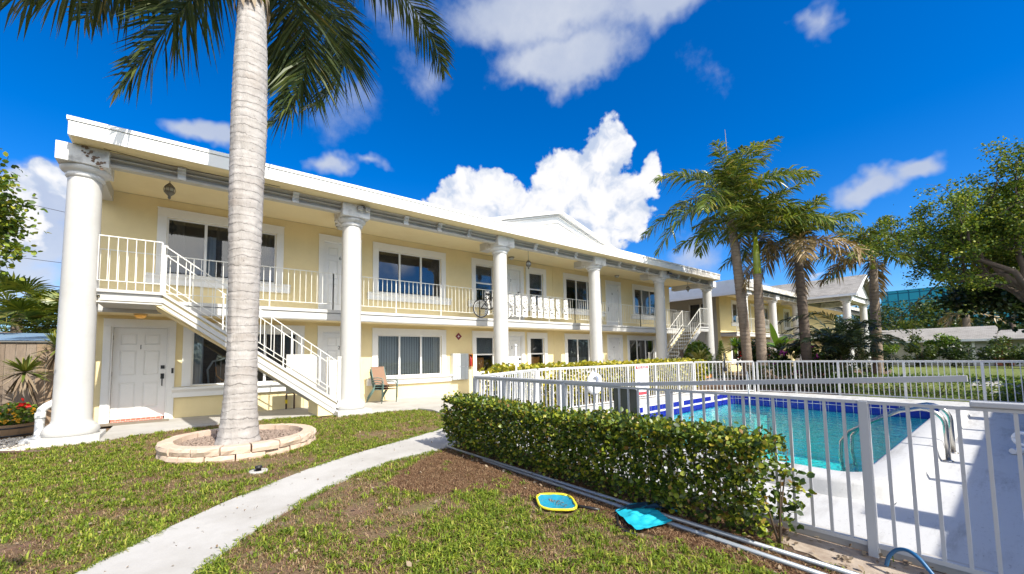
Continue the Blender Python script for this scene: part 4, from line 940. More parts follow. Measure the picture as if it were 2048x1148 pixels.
m = MB(); m.box(3.705, 3.76, -3.5, 5.5, -.02, .075); setting(m.build('deck_kerb', 'concrete'))
def rrect(x0, x1, y0, y1, r, n=7):
    P = []
    for cx, cy, a0 in ((x1-r, y1-r, 0), (x0+r, y1-r, PI/2), (x0+r, y0+r, PI), (x1-r, y0+r, 1.5*PI)):
        for i in range(n+1): a = a0+PI/2*i/n; P.append((cx+r*math.cos(a), cy+r*math.sin(a)))
    return P
pool = thing('swimming_pool', 'rectangular turquoise pool with raised white rim and two rows of blue tiles', 'pool', (8.7, 3.15, 0))
PI_, PO = (5.06, 12.35, 1.02, 5.30), (4.72, 12.67, .66, 5.64)
def ring(m, loops):
    n = len(loops[0][0]); o = len(m.v)
    V = [(x, y, z) for lp, z in loops for x, y in lp]
    m.add(V, [(j*n+i, j*n+(i+1)%n, (j+1)*n+(i+1)%n, (j+1)*n+i) for j in range(len(loops)-1) for i in range(n)], True)
def off(d, r): return rrect(PI_[0]-d, PI_[1]+d, PI_[2]-d, PI_[3]+d, r)
m = MB(); ring(m, [(off(.40, .62), -.05), (off(.365, .585), .04), (off(.345, .565), .09), (off(.335, .555), .165), (off(.315, .535), .192), (off(.28, .5), .203), (off(.02, .24), .205), (off(.0, .22), .195), (off(.0, .22), -.12)])
m.build('coping', 'deck_white', pool)
m = MB(); ring(m, [(off(.0, .22), -.12), (off(.0, .22), -1.3)]); lp = off(0, .22); m.add([(x, y, -1.3) for x, y in lp], [tuple(range(len(lp)))])
m.build('pool_shell', 'pool_plaster', pool)
MB().box(11.45, 12.33, 4.35, 5.28, -1.28, -.33).build('step', 'pool_plaster', pool); MB().box(11.1, 11.445, 4.35, 5.28, -1.28, -.62).build('step', 'pool_plaster', pool)
m = MB(); lp = rrect(*PI_, .22, 5); per = []
for (x0, y0), (x1, y1) in zip(lp, lp[1:]+lp[:1]):
    L = math.hypot(x1-x0, y1-y0); k = max(1, round(L/.158))
    for i in range(k): per.append(((x0+(x1-x0)*i/k, y0+(y1-y0)*i/k), (x0+(x1-x0)*(i+1)/k, y0+(y1-y0)*(i+1)/k)))
rt = random.Random(5)
for (x0, y0), (x1, y1) in per:
    L = math.hypot(x1-x0, y1-y0); tx, ty = (x1-x0)/L, (y1-y0)/L; nx, ny = -ty, tx
    g = .005; wide = abs(ty) < .2 and y0 > 3
    rows = ((.078, .19), (-.11, .032)) if wide else ((.066, .193), (-.11, .054))
    for ri, (za, zb_) in enumerate(rows):
        if wide and ri == 0 and rt.random() < .08: continue
        P = [(x0+tx*g, y0+ty*g), (x1-tx*g, y1-ty*g)]
        q = [(P[0][0]+nx*d, P[0][1]+ny*d, z) for d, z in ((0, za), (0, zb_), (.005, za), (.005, zb_))] + [(P[1][0]+nx*d, P[1][1]+ny*d, z) for d, z in ((0, za), (0, zb_), (.005, za), (.005, zb_))]
        m.add(q, [(2, 6, 7, 3), (0, 2, 3, 1), (4, 5, 7, 6), (1, 3, 7, 5), (0, 4, 6, 2)])
m.build('tile_band', 'tile_blue', pool)
lp = off(-.006, .215); m = MB(); m.add([(x, y, -.075) for x, y in lp], [tuple(range(len(lp)))]); setting(m.build('water', 'pool_water'))

def fence(name, label, pts, posts, h=1.06, sp=.112, cap=True, group='white metal fences round the pool', mt='white_metal'):
    """pts: polyline in plan; posts: distances along it"""
    t = thing(name, label, 'fence', (pts[0][0], pts[0][1], 0), group)
    seg = []; acc = 0
    for a, b in zip(pts, pts[1:]): L = math.dist(a, b); seg.append((acc, acc+L, a, b)); acc += L
    def at(d):
        for s0, s1, a, b in seg:
            if d <= s1+1e-6: f = (d-s0)/(s1-s0); return (a[0]+(b[0]-a[0])*f, a[1]+(b[1]-a[1])*f)
        return pts[-1]
    for d in posts:
        x, y = at(d); m = MB(); m.box(x-.027, x+.027, y-.027, y+.027, -.03, h-.022); m.build('post', mt, t, bevel=.004)
    for i, (d0, d1) in enumerate(zip(posts, posts[1:])):
        m = MB(); n = max(2, round((d1-d0)/sp))
        for k in range(1, n):
            x, y = at(d0+(d1-d0)*k/n); m.box(x-.009, x+.009, y-.009, y+.009, .098, h-.042)
        m.build('picket_panel', mt, t)
        m = MB(); a, b = at(d0), at(d1); m.beam((*a, .085), (*b, .085), .030, .028); m.build('bottom_rail', mt, t)
        m = MB(); m.beam((*a, h-.032), (*b, h-.032), .024, .020); m.build('picket_rail', mt, t)
        if cap is True or (cap and i in cap): m = MB(); m.beam((*a, h-.004), (*b, h-.004), .048, .032); m.build('top_rail', mt, t, bevel=.006)
    return t
NX = 3.65
nf_ = fence('pool_fence', 'near white pool fence behind the hedge with its top rail sprung loose at one end', [(NX, 5.46), (NX, -2.5)], [0, .75, 1.95, 3.33, 4.77, 6.2, 7.6], cap=[0, 1, 5], mt='fence_white_shaded')
for o in list(nf_.children):
    pass
m = MB(); m.beam((NX, .20, 1.057), (NX, -.74, 1.057), .052, .034); m.build('top_rail', 'fence_white_shaded', nf_, bevel=.006)
m = MB(); m.beam((NX, 3.51, 1.056), (NX, 2.72, 1.058), .05, .034); m.beam((NX, 2.72, 1.058), (NX+.02, .20, 1.205), .05, .036); m.build('top_rail', 'fence_white_shaded', nf_, label='long top rail lifted clear of the pickets')
fence('pool_fence', 'white fence across the corner between the hedge end and the yellow croton bed', [(NX+.06, 5.56), (6.36, 7.0)], [0, 1.0, 2.05, 3.03])
fence('pool_fence', 'long white pool fence in front of the yellow croton hedge, carrying the rules sign', [(6.44, 7.02), (13.6, 7.02)], [0, .72, 2.05, 3.45, 4.85, 6.2, 7.16])
fence('pool_fence', 'short white angled fence with a gate latch at the far left corner of the pool', [(13.64, 6.98), (14.9, 5.56)], [0, .93, 1.86])
fence('pool_fence', 'white fence along the far side of the pool in front of the low garden hedge', [(14.96, 5.5), (15.25, 3.4), (15.25, -3.0)], [0, 1.05, 2.12, 3.55, 4.95, 6.35, 8.5])
# --- pool furniture
t = thing('pool_ladder', 'curved steel pool ladder standing on the near rim of the pool', 'pool ladder', (7.45, .64, .04))
for x in (7.14, 7.74):
    P = [(x, .60, .04), (x, .60, .46)] + [(x, .60+.20*(1-math.cos(a)), .46+.19*math.sin(a)) for a in [PI/2*i/6 for i in range(1, 7)]] + [(x, 1.0, .60), (x+.01, 1.3, .42), (x+.02, 1.52, .27), (x+.02, 1.62, .12), (x+.02, 1.64, -.10), (x+.02, 1.58, -.5)]
    MB().tube(P, .024, 12).build('rail', 'steel', t); MB().lathe([(.045, .042), (.05, .05), (.03, .062)], (x, .60, 0), 14).build('flange', 'steel', t)
m = MB(); m.box(7.16, 7.76, 1.58, 1.66, -.32, -.29); m.build('step', 'steel', t)
t = thing('grab_rail', 'thin grey handrail over the steps at the far corner of the pool', 'handrail', (12.2, 4.7, 0))
MB().tube([(12.75, 4.95, .04), (12.75, 4.95, .62), (12.70, 4.94, .74), (12.58, 4.9, .80), (12.1, 4.72, .80), (11.98, 4.66, .77), (11.8, 4.58, .45), (11.6, 4.5, .05), (11.5, 4.46, -.4)], .020, 10).build('tube', 'grey_pole', t); MB().lathe([(.045, .045), (.03, .06)], (12.75, 4.95, 0), 12).build('flange', 'grey_pole', t)
t = thing('sign_board', 'dark greenish brown board hung on the near fence, seen from behind', 'sign board', (NX, 2.65, .45))
m = MB(); P = [(2.50, .42), (2.79, .42), (2.79, 1.0), (2.77, 1.03), (2.52, 1.03), (2.50, 1.0)]; m.prism(P, 'x', NX+.012, NX+.020); m.build('board', 'sign_back', t)
MB().box(NX+.0205, NX+.023, 2.53, 2.76, .45, 1.0).build('front_face', 'sign_white', t)
for y in (2.56, 2.73): b_ = MB().lathe([(.008, 0), (.008, .006)], (0, 0, 0), 8).build('bolt', 'silver_metal', t); b_.location = (.012, y-2.65, .52); b_.rotation_euler = (0, -PI/2, 0)
t = thing('rules_sign', 'white pool rules sign with a red heading on the far fence', 'sign', (10.55, 6.99, .1))
sx0, sx1, sz0, sz1, sy = 10.20, 10.88, .14, 1.04, 6.985
MB().box(sx0, sx1, sy-.004, sy+.004, sz0, sz1).build('sign_panel', 'sign_white', t)
MB().box(sx0+.03, sx1-.03, sy-.007, sy-.0045, .93, 1.01).build('heading_band', 'sign_red', t); MB().box(sx0+.03, sx1-.03, sy-.007, sy-.0045, .17, .26).build('foot_band', 'sign_red', t)
text_mesh('POOL RULES', .085, 'sign_white', 'heading', t, ((sx0+sx1)/2, sy-.0085, .968), depth=.001)
rr = random.Random(8); m = MB()
for i in range(13):
    z = .87-.046*i; x = sx0+.06; ind = 0 if i % 3 == 0 else .03
    while x < sx1-.09:
        w_ = rr.uniform(.02, .07); m.box(x+ind, min(x+ind+w_, sx1-.05), sy-.0065, sy-.0045, z, z+.017); x += w_+.016
        if rr.random() < .07: break
m.build('small_print', 'ink_blue', t)
t = thing('life_ring', 'white life ring in a pointed carrier on the fence left of the rules sign', 'life ring', (8.33, 6.93, .64))
m = MB(); m.torus((8.33, 6.93, .63), .22, .062, 'y', 30, 10); r_ = m.build('ring', 'sign_white', t)
m = MB(); m.prism([(8.33, .98), (8.45, .85), (8.60, .66), (8.54, .42), (8.33, .32), (8.12, .42), (8.06, .66), (8.21, .85)], 'y', 6.975, 6.985); m.build('backing', 'white_metal', t)
m = MB(); m.tube([(8.33, 6.90, .95), (8.38, 6.87, .75), (8.28, 6.86, .6), (8.40, 6.87, .48), (8.30, 6.88, .36)], .008, 6); m.build('rope', 'ink_blue', t)
t = thing('slim_pole', 'slim white pole with a small cap standing behind the corner fence', 'pole', (5.85, 7.1, 0))
MB().tube([(5.85, 7.1, 0), (5.85, 7.1, 1.58)], .022, 10).build('shaft', 'white_metal', t); MB().ellipsoid((5.85, 7.1, 1.60), (.035, .035, .04), 12, 8).build('cap', 'white_metal', t)
t = thing('gate_latch', 'tall black magnetic gate latch on the angled fence post', 'latch', (14.25, 6.25, .74))
MB().tube([(14.25, 6.24, .80), (14.25, 6.24, 1.30)], .022, 10).build('pull_rod', 'black_metal', t); MB().box(14.20, 14.32, 6.19, 6.28, .72, .86).build('latch_case', 'black_metal', t, bevel=.01); MB().ellipsoid((14.25, 6.24, 1.31), (.03, .03, .03), 10, 6).build('knob', 'black_metal', t)
# poles, nets and hose on the mulch
t = tag(MB().tube([(3.15, 5.51, .035), (3.16, 3.4, .035), (3.19, .30, .04)], .017, 12).build('pool_pole', 'grey_pole'), 'long grey pole lying closest to the hedge', 'pole', 'grey poles lying beside the hedge')
t2 = tag(MB().tube([(3.10, 4.46, .032), (3.08, 2.6, .032), (3.04, .30, .036)], .017, 12).build('pool_pole', 'grey_pole'), 'shorter grey pole lying on the lawn side of the other', 'pole', 'grey poles lying beside the hedge')
t = thing('skimmer_net', 'blue hand skimmer net with a yellow oval rim lying on the mulch', 'pool net', (2.71, 2.75, .02))
P = []; N = 26
for i in range(N+1):
    a = 2*PI*i/N; r = 1+.08*math.cos(4*a); P.append((2.71+.145*r*math.cos(a)*1.0, 2.75+.215*r*math.sin(a), .045+.018*math.cos(a)))
MB().tube(P, .011, 8).build('rim', 'net_yellow', t)
m = MB(); V = [(2.71, 2.75, .012)]
for j, f in ((1, .5), (2, .97)):
    for i in range(N): x, y, z = P[i]; V.append((2.71+(x-2.71)*f, 2.75+(y-2.75)*f, (.012+(z-.012)*f**2)+.006*math.sin(i*2.1+j)))
fs = [(0, 1+i, 1+(i+1)%N) for i in range(N)] + [(1+i, 1+N+i, 1+N+(i+1)%N, 1+(i+1)%N) for i in range(N)]
m.add(V, fs, True); m.build('mesh_bag', 'net_blue', t)
MB().tube([(2.78, 2.56, .04), (2.85, 2.44, .035), (2.88, 2.38, .03)], .014, 8).build('handle', 'black_metal', t)
t = thing('leaf_rake_net', 'large cyan and navy leaf net draped over the two grey poles', 'pool net', (3.1, 2.12, .06))
def drape(mname, poly, z0, amp, seed, mt, n=26):
    """a cloth quad patch from four corners, rumpled"""
    (a, b, c, d) = [Vector(p) for p in poly]; rg = VN(seed); m = MB(); V = []
    for i in range(n+1):
        for j in range(n+1):
            u, v = i/n, j/n; p = (a*(1-u)+b*u)*(1-v)+(d*(1-u)+c*u)*v
            edge = math.sin(PI*u)*math.sin(PI*v)
            V.append((p.x, p.y, p.z+z0+amp*(float(rg(np.array([u*5.1+3]), np.array([v*4.1+3]))[0])-.4)*(.4+edge)))
    m.add(V, [(i*(n+1)+j, (i+1)*(n+1)+j, (i+1)*(n+1)+j+1, i*(n+1)+j+1) for i in range(n) for j in range(n)], True)
    return m.build(mname, mt, t)
drape('cyan_mesh', [(2.90, 2.22, .045), (2.72, 1.90, .035), (3.06, 1.80, .045), (3.17, 2.06, .075)], .012, .06, 4, 'net_cyan')
drape('navy_mesh', [(2.93, 2.24, .06), (3.11, 1.99, .085), (3.24, 1.86, .08), (3.37, 2.12, .065)], .012, .045, 9, 'net_navy')
MB().tube([(2.91, 2.235, .055), (3.10, 2.225, .062), (3.36, 2.12, .065), (3.24, 1.85, .07)], .008, 8).build('rim', 'net_blue', t)
MB().tube([(2.90, 2.21, .04), (2.78, 2.12, .022), (2.70, 2.0, .02), (2.71, 1.89, .022)], .010, 8).build('dark_edge', 'black_metal', t)
def smooth(P, n=8):
    out = []
    for k in range(len(P)-1):
        p0, p1, p2, p3 = (Vector(P[max(0, min(len(P)-1, k+d))]) for d in (-1, 0, 1, 2))
        for q in range(n): t = q/n; out.append(.5*((2*p1)+(p2-p0)*t+(2*p0-5*p1+4*p2-p3)*t*t+(3*p1-p0-3*p2+p3)*t**3))
    return out+[Vector(P[-1])]
t = tag(MB().tube(smooth([(3.52, .61, .02), (3.50, .59, .09), (3.49, .55, .145), (3.47, .50, .165), (3.44, .45, .15), (3.41, .40, .10), (3.38, .35, .045), (3.34, .28, .015), (3.2, .1, .015), (3.0, -.3, .015)]), .011, 10).build('garden_hose', 'hose_blue'), 'blue hose looping up from the sand by the fence post', 'hose')
t = thing('sprinkler_head', 'black sprinkler head in a small pale concrete ring in the lawn', 'sprinkler', (.78, 5.97, 0))
MB().lathe([(.10, .0), (.10, .03), (.055, .03), (.05, .0)], (.78, 5.97, 0), 18).build('concrete_ring', 'concrete', t); MB().lathe([(.03, .0), (.032, .05), (.042, .055), (.042, .075), (.03, .085)], (.78, 5.97, 0), 14).build('nozzle', 'black_metal', t)
t = thing('pipe_valve', 'white and grey pipe valve at the right edge beside the pool deck', 'valve', (8.35, .03, .05))
MB().tube([(8.1, .12, .09), (8.9, -.3, .09)], .035, 10).build('pipe_run', 'silver_metal', t); MB().torus((8.35, .03, .22), .075, .022, 'x', 20, 8).build('hand_wheel', 'sign_white', t); MB().tube([(8.35, .0, .08), (8.35, .0, .22)], .028, 10).build('valve_body', 'silver_metal', t)
# a low flat-roofed pool house behind the camera's right shoulder throws the shade over the deck
ph = thing('pool_house', 'low white flat-roofed pool house whose eave and rafter ends shade the pool deck', 'building', (9.5, -5, 0))
MB().box(3.9, 30, -7, -3.6, 0, 2.99).build('wall', 'white_paint', ph); MB().box(3.62, 30.4, -7.3, -2.82, 2.99, 3.19).build('roof', 'white_paint', ph)
for x, w_, z in ((4.75, .40, 3.65), (6.35, .10, 3.5), (7.4, .12, 3.55), (8.9, .5, 3.4), (10.4, .12, 3.5), (11.9, .5, 3.5)):
    MB().box(x, x+w_, -2.95, -2.83, 3.19, z).build('parapet_post', 'white_paint', ph)

# ------------------------------------------------------------------ the buildings, fence and lawn farther off
b2 = thing('apartment_building', 'second pale yellow building behind the palms, with white columns and a shingled portico', 'building', (0, 12.5, 0))
ops2 = [(30.2, 31.95, 3.43, 4.80), (35.6, 36.9, 3.43, 4.8), (38.0, 38.9, 2.75, 4.8), (40.4, 41.6, 3.43, 4.8), (29.8, 31.8, .8, 2.1), (35.4, 36.7, .8, 2.1)]
wall_open(b2, 28.2, 56, 0, 5.22, 12.5, 12.7, ops2, 'wall_pale')
endops = [(13.0, 14.6, 3.5, 4.75)]
m = MB()
for y0, y1, z0, z1 in ((12.7, 13.0, 0, 5.12), (13.0, 14.6, 0, 3.5), (13.0, 14.6, 4.75, 5.12), (14.6, 22, 0, 5.12)): m.box(28.2, 28.4, y0, y1, z0, z1)
m.build('wall', 'wall_grey', b2)
MB().box(28.65, 55.9, 12.95, 21.9, .02, 5.0).build('dark_interior_box', 'dark_room', b2)  # same near-black stand-in for this building's unlit rooms
for a, b in ((30.2, 31.95), (35.6, 36.9), (40.4, 41.6)): window(b2, a, b, 3.43, 4.80, y=12.5, mull=[(a+b)/2], inner=[('curtain', a+.1, b-.4, 3.43, 4.8, 'curtain_dark')])
for a, b in ((29.8, 31.8), (35.4, 36.7)): window(b2, a, b, .8, 2.1, y=12.5, mull=[(a+b)/2])
m = MB(); m.box(28.15, 28.25, 13.0, 13.06, 3.5, 4.75); m.box(28.15, 28.25, 13.76, 13.82, 3.5, 4.75); m.box(28.15, 28.25, 14.54, 14.6, 3.5, 4.75); e_ = m.build('window', 'white_trim', b2, label='dark window in the grey end wall'); m = MB(); m.add([(28.3, 13.06, 3.5), (28.3, 14.54, 3.5), (28.3, 14.54, 4.75), (28.3, 13.06, 4.75)], [(0, 1, 2, 3)]); m.build('glass', 'window_glass', e_)
door(b2, 33.4, 2.77, '10', 'white door on the second building', 1, y=12.5)
door(b2, 33.4, .10, '9', 'white lower door on the second building', 1, y=12.5)
C2 = [27.126+4.765*k for k in range(3)]
for i, x in enumerate(C2):
    column(b2, x); block(b2, x); m = MB(); m.prism([(10.9, 4.975), (11.45, 4.975), (11.45, 5.224), (10.9, 5.22)], 'x', x-.17, x+.17); m.build('cross_beam', 'white_paint', b2)
for a, b in zip(C2, C2[1:]): beam_span(b2, a+.335, b-.335)
beam_span(b2, C2[2]+.335, 56, nb=1)
for x in (36.9, 42.0): column(b2, x, 7.5); block(b2, x, y=7.5)
m = MB(); m.box(37.235, 41.665, 7.25, 7.75, 4.93, 5.297); m.box(36.65, 37.15, 7.87, 10.16, 4.93, 5.297); m.box(41.75, 42.25, 7.87, 10.16, 4.93, 5.297); m.build('portico_beam', 'block_grey', b2)
MB().box(25.9, 56, 9.99, 22, 5.31, 5.50).build('roof', 'roof_blue', b2)
MB().box(25.7, 56, 9.95, 9.985, 5.29, 5.60).build('fascia', 'fascia_white', b2)
MB().box(25.55, 25.6, 9.95, 22, 4.98, 5.70).build('end_fascia', 'siding_white', b2); MB().box(25.50, 25.548, 9.93, 22, 4.80, 4.97).build('end_trim', 'white_trim', b2)
m = MB(); m.prism([(25.61, 5.69), (29, 6.05), (29, 5.52), (25.61, 5.52)], 'y', 10.3, 22); m.build('roof_slope', 'siding_white', b2)
MB().box(25.62, 28.19, 10.0, 22, 5.12, 5.28).build('end_soffit', 'cornice_grey', b2)
MB().box(28.2, 56, 10.435, 12.5, 5.225, 5.26).build('ceiling', 'ceiling_yellow', b2)
m = MB(); m.box(28.2, 56, 11.45, 12.5, 2.602, 2.68); m.box(28.2, 56, 11.475, 12.5, 2.415, 2.575); m.build('walkway_slab', 'white_paint', b2)
for a, b in ((28.3, 31.9), (31.9, 36.4), (36.4, 42)): railing(b2, [(a, 11.5), (b, 11.5)], flat(2.68), .99, .14, posts=(0, .5, 1))
# portico gable
pr = MB(); cx, hw, ze, za = 39.25, 3.15, 5.30, 6.95
for s in (-1, 1):
    P = [(cx+s*hw, ze-.08), (cx, za-.08), (cx, za), (cx+s*hw, ze+.02)]
    pr.prism(P if s < 0 else P[::-1], 'y', 6.72, 14)
pr.build('portico_roof', 'shingle_grey', b2)
MB().prism([(cx-hw+.3, 5.30), (cx+hw-.3, 5.30), (cx, za-.18)], 'y', 7.1, 7.2).build('gable', 'siding_white', b2)
m = MB()
for s in (-1, 1):
    P = [(cx+s*(hw+.02), ze-.24), (cx, za-.22), (cx, za-.02), (cx+s*(hw+.02), ze-.02)]
    m.prism(P if s < 0 else P[::-1], 'y', 6.66, 6.715)
m.box(cx-hw-.06, cx-hw+.0, 6.72, 14, ze-.16, ze+.0); m.build('rake_board', 'white_trim', b2)
lantern(39.2, 8.2, 4.4, 'black lantern hanging inside the portico of the second building')

hs_ = thing('bungalow', 'low pale bungalow with a wide grey roof behind the shrubs at the right', 'house', (47, 3, 0))
m = MB(); m.box(46.5, 55, -9, 7.5, 0, 2.1); m.build('wall', 'wall_grey', hs_)
m = MB(); m.prism([(45.9, 2.02), (50.2, 3.10), (55.5, 2.02), (55.5, 1.92), (45.9, 1.92)], 'y', .9, 8.2); m.prism([(45.5, 1.98), (49.2, 2.70), (55.5, 1.98), (55.5, 1.9), (45.5, 1.9)], 'y', -9.5, .88); m.build('roof', 'shingle_grey', hs_)
m = MB(); m.box(45.84, 45.895, .9, 8.2, 1.86, 2.03); m.build('fascia', 'white_trim', hs_)
m = MB(); m.box(46.42, 46.5, 3.2, 4.4, .9, 1.8); w_ = m.build('window', 'white_trim', hs_); MB().box(46.40, 46.42, 3.28, 4.32, .98, 1.72).build('pane', 'dark_room', w_)
m = MB(); m.box(46.44, 46.5, .2, 1.1, .05, 1.95); m.build('door', 'door_rust', hs_, label='rust red door')
m = MB(); m.box(46.3, 46.42, 2.0, 2.15, 0, 1.92); m.build('porch_post', 'white_trim', hs_)
of = thing('office_building', 'distant teal glass office block showing above the trees', 'office building', (118, 8, 0))
MB().box(109, 130, -16, 16.6, 0, 12.6).build('glass_facade', 'teal_glass', of); MB().box(108.9, 130.1, -16.1, 16.7, 12.61, 12.8).build('parapet', 'teal_glass', of)
# lawn beyond the pool
sheet('far_lawn', [(15.35, -40), (90, -40), (90, 9.4), (23, 9.4), (16.5, 9.0), (15.35, 6.2)], .006, 'far_grass')
sheet('far_path', [(22.4, -12), (25.8, -12), (25.8, 1.25), (22.4, 1.15)], .012, 'concrete')
sheet('cross_path', [(18.7, -12), (19.6, -12), (19.8, .9), (18.9, .75)], .012, 'concrete')
sheet('garden_bed', wob([(15.4, 7.2), (15.6, 3.4), (17.2, 3.2), (17.4, 5.4), (22, 3.6), (36, 5.2), (36, 9.9), (22, 10), (16, 9.2)], .1, 3), .010, 'mulch_soil')
m = MB(); m.beam((13.8, 8.9, .22), (20.5, 9.6, .22), .10, .16); m.beam((14.5, 8.98, 0.05), (14.5, 8.98, .3), .09, .09); m.beam((19.5, 9.5, .05), (19.5, 9.5, .3), .09, .09)
tag(m.build('timber_rail', 'orange_wood'), 'low orange timber rail on the ground behind the angled fence', 'rail')
# left boundary
wf = thing('wooden_fence', 'weathered vertical board fence with a dark cap behind the potted flowers', 'fence', (-4, 12.9, 0))
m = MB(); x = -8.0; rf_ = random.Random(4)
while x < -1.72: w = .135; m.box(x, x+w, 12.90+rf_.uniform(0, .006), 12.925, .03, 1.80+rf_.uniform(-.012, .012)); x += w+.006
m.build('board_panel', 'fence_wood', wf); MB().box(-8, -1.68, 12.86, 12.95, 1.822, 1.85).build('cap_rail', 'bronze_grey', wf)
for x in (-6.9, -4.5, -2.92): MB().box(x-.045, x+.045, 12.93, 13.02, 0, 1.82).build('post', 'orange_wood', wf)
sd = thing('garden_shed', 'blue metal shed roof just above the board fence', 'shed', (-2.6, 15, 0)); MB().box(-4.4, -1.9, 14.2, 16, 0, 1.85).build('wall', 'wall_grey', sd); MB().prism([(13.95, 1.90), (15.1, 2.12), (16.2, 1.90), (15.1, 2.06)], 'x', -4.5, -1.85).build('roof', 'roof_blue', sd)
for za, zb_, l, x in ((4.90, 4.70, 'lowest black power line behind the leftmost column', -6.6), (5.25, 5.05, 'middle black power line behind the leftmost column', -6.6), (6.42, 6.30, 'thin power line crossing the cloud at the left', -6.7), (9.05, 8.75, 'topmost power line near the leaves at the left edge', -6.2)):
    tag(MB().tube([(x-14, 28, za+.9), (x-6, 28.9, za+.18), (x, 29.4, za), (x+3, 29.7, zb_), (x+12, 30.5, zb_-.15), (x+40, 33, zb_+.5)], .022 if za < 6 else .012, 5).build('power_line', 'wire_black'), l, 'power line', 'power lines at the left')
sheet('gravel_base', wob([(-6, 12.9), (-6, 10.9), (-3.2, 10.5), (-2.25, 10.05), (-1.88, 9.78), (-1.70, 10.1), (-1.70, 12.9)], .03), .008, 'sand')
tag(MB().tube([(-3.4, 10.55, .02), (-2.7, 10.28, .03), (-2.25, 10.02, .035), (-1.95, 9.78, .03), (-1.6, 9.62, .02)], .022, 8).build('edging_strip', 'pipe_brown'), 'dark curved edging strip along the front of the gravel bed', 'edging')
rg = np.random.default_rng(2)
def pebbles(name, n, sampler, size, mat, z0, flat=.6):
    T = np.array([(0,0,1),(1,0,0),(0,1,0),(-1,0,0),(0,-1,0),(0,0,-1),(.7,.7,.2),(-.6,.6,.3)], float)
    F = np.array([(0,1,6),(0,6,2),(1,2,6),(0,2,7),(0,7,3),(2,3,7),(0,3,4),(0,4,1),(5,2,1),(5,3,2),(5,4,3),(5,1,4)])
    P = sampler(n); n = len(P); s = rg.uniform(size*.5, size*1.3, (n, 3)); s[:, 2] *= flat
    a = rg.uniform(0, 2*PI, n); ca, sa = np.cos(a)[:, None], np.sin(a)[:, None]
    V = T[None]*s[:, None]*(1+rg.normal(0, .15, (n, 8, 3)))
    X = V[..., 0]*ca-V[..., 1]*sa; Y = V[..., 0]*sa+V[..., 1]*ca
    V = np.stack([X+P[:, None, 0], Y+P[:, None, 1], V[..., 2]+z0+rg.uniform(0, size*.5, (n, 1))], -1).reshape(-1, 3)
    FF = (F[None]+(np.arange(n)*8)[:, None, None]).reshape(-1, 3)
    return setting(npmesh(name, V, FF, mat), 'stuff')
def inpoly(P, poly):
    x, y = P[:, 0], P[:, 1]; c = np.zeros(len(P), bool); n = len(poly)
    for i in range(n):
        x0, y0 = poly[i]; x1, y1 = poly[i-1]
        k = ((y0 > y) != (y1 > y)); t = (x1-x0)*(y-y0)/((y1-y0) if y1 != y0 else 1e-9)+x0
        c ^= k & (x < t)
    return c
GRAV = [(-4, 12.9), (-4, 10.75), (-3.2, 10.5), (-2.25, 10.05), (-1.88, 9.8), (-1.86, 10.9), (-1.72, 12.9)]
def samp_poly(poly):
    xs = [p[0] for p in poly]; ys = [p[1] for p in poly]
    def f(n):
        P = np.stack([rg.uniform(min(xs), max(xs), n*2), rg.uniform(min(ys), max(ys), n*2)], 1); return P[inpoly(P, poly)][:n]
    return f
pebbles('gravel', 2600, samp_poly(GRAV), .032, 'gravel_white', .015)

# ------------------------------------------------------------------ plants
def frond_arrays(p0, p1, p2, rg, L=.55, n=46, w=.035, droop=.35, plum=.5, start=.12, rr=.018, fwd=.7, fold=0.25):
    p0, p1, p2 = (np.array(p, float) for p in (p0, p1, p2))
    B = lambda t: (1-t)**2*p0+2*t*(1-t)*p1+t*t*p2
    T = lambda t: 2*(1-t)*(p1-p0)+2*t*(p2-p1)
    V = []; F = []
    K = 12; o = 0                                              # rachis: a thin three-sided taper
    for i in range(K+1):
        t = i/K; c = B(t); d = T(t); d /= np.linalg.norm(d); s = np.cross(d, (0, 0, 1.)); s /= np.linalg.norm(s)+1e-9; u = np.cross(s, d); r = rr*(1-.88*t)
        V += [c+s*r, c-s*r, c-u*r*.9]
    for i in range(K):
        a = 3*i
        for k in range(3): q = [a+k, a+(k+1) % 3, a+3+(k+1) % 3, a+3+k]; F += [(q[0], q[1], q[2]), (q[0], q[2], q[3])]
    for i in range(n):
        t = start+(1-start)*(i+.5)/n; c = B(t); d = T(t); d /= np.linalg.norm(d)
        s = np.cross(d, (0, 0, 1.)); s /= np.linalg.norm(s)+1e-9; u = np.cross(s, d)
        ln = L*(0.45+.75*math.sin(PI*min(1, .18+.80*t)))*(1.0 if t < .93 else .75)
        for sg in (-1, 1):
            ph = rg.normal(0, plum)+fold
            dr = s*sg*math.cos(ph)+u*math.sin(ph)+d*(fwd+.5*t+rg.normal(0, .08)); dr /= np.linalg.norm(dr)
            l = ln*rg.uniform(.82, 1.1); m = c+dr*l*.5+np.array((0, 0, -droop*l*.16)); e = c+dr*l*.93+np.array((0, 0, -droop*l*.62))
            wv = np.cross(dr, u+rg.normal(0, .5, 3)); wv /= np.linalg.norm(wv)+1e-9; b = len(V); ww = w*rg.uniform(.8, 1.15)
            V += [c+wv*ww*.22, c-wv*ww*.22, m+wv*ww*.5, m-wv*ww*.5, e]
            F += [(b, b+1, b+3), (b, b+3, b+2), (b+2, b+3, b+4)]
    return np.array(V), np.array(F)
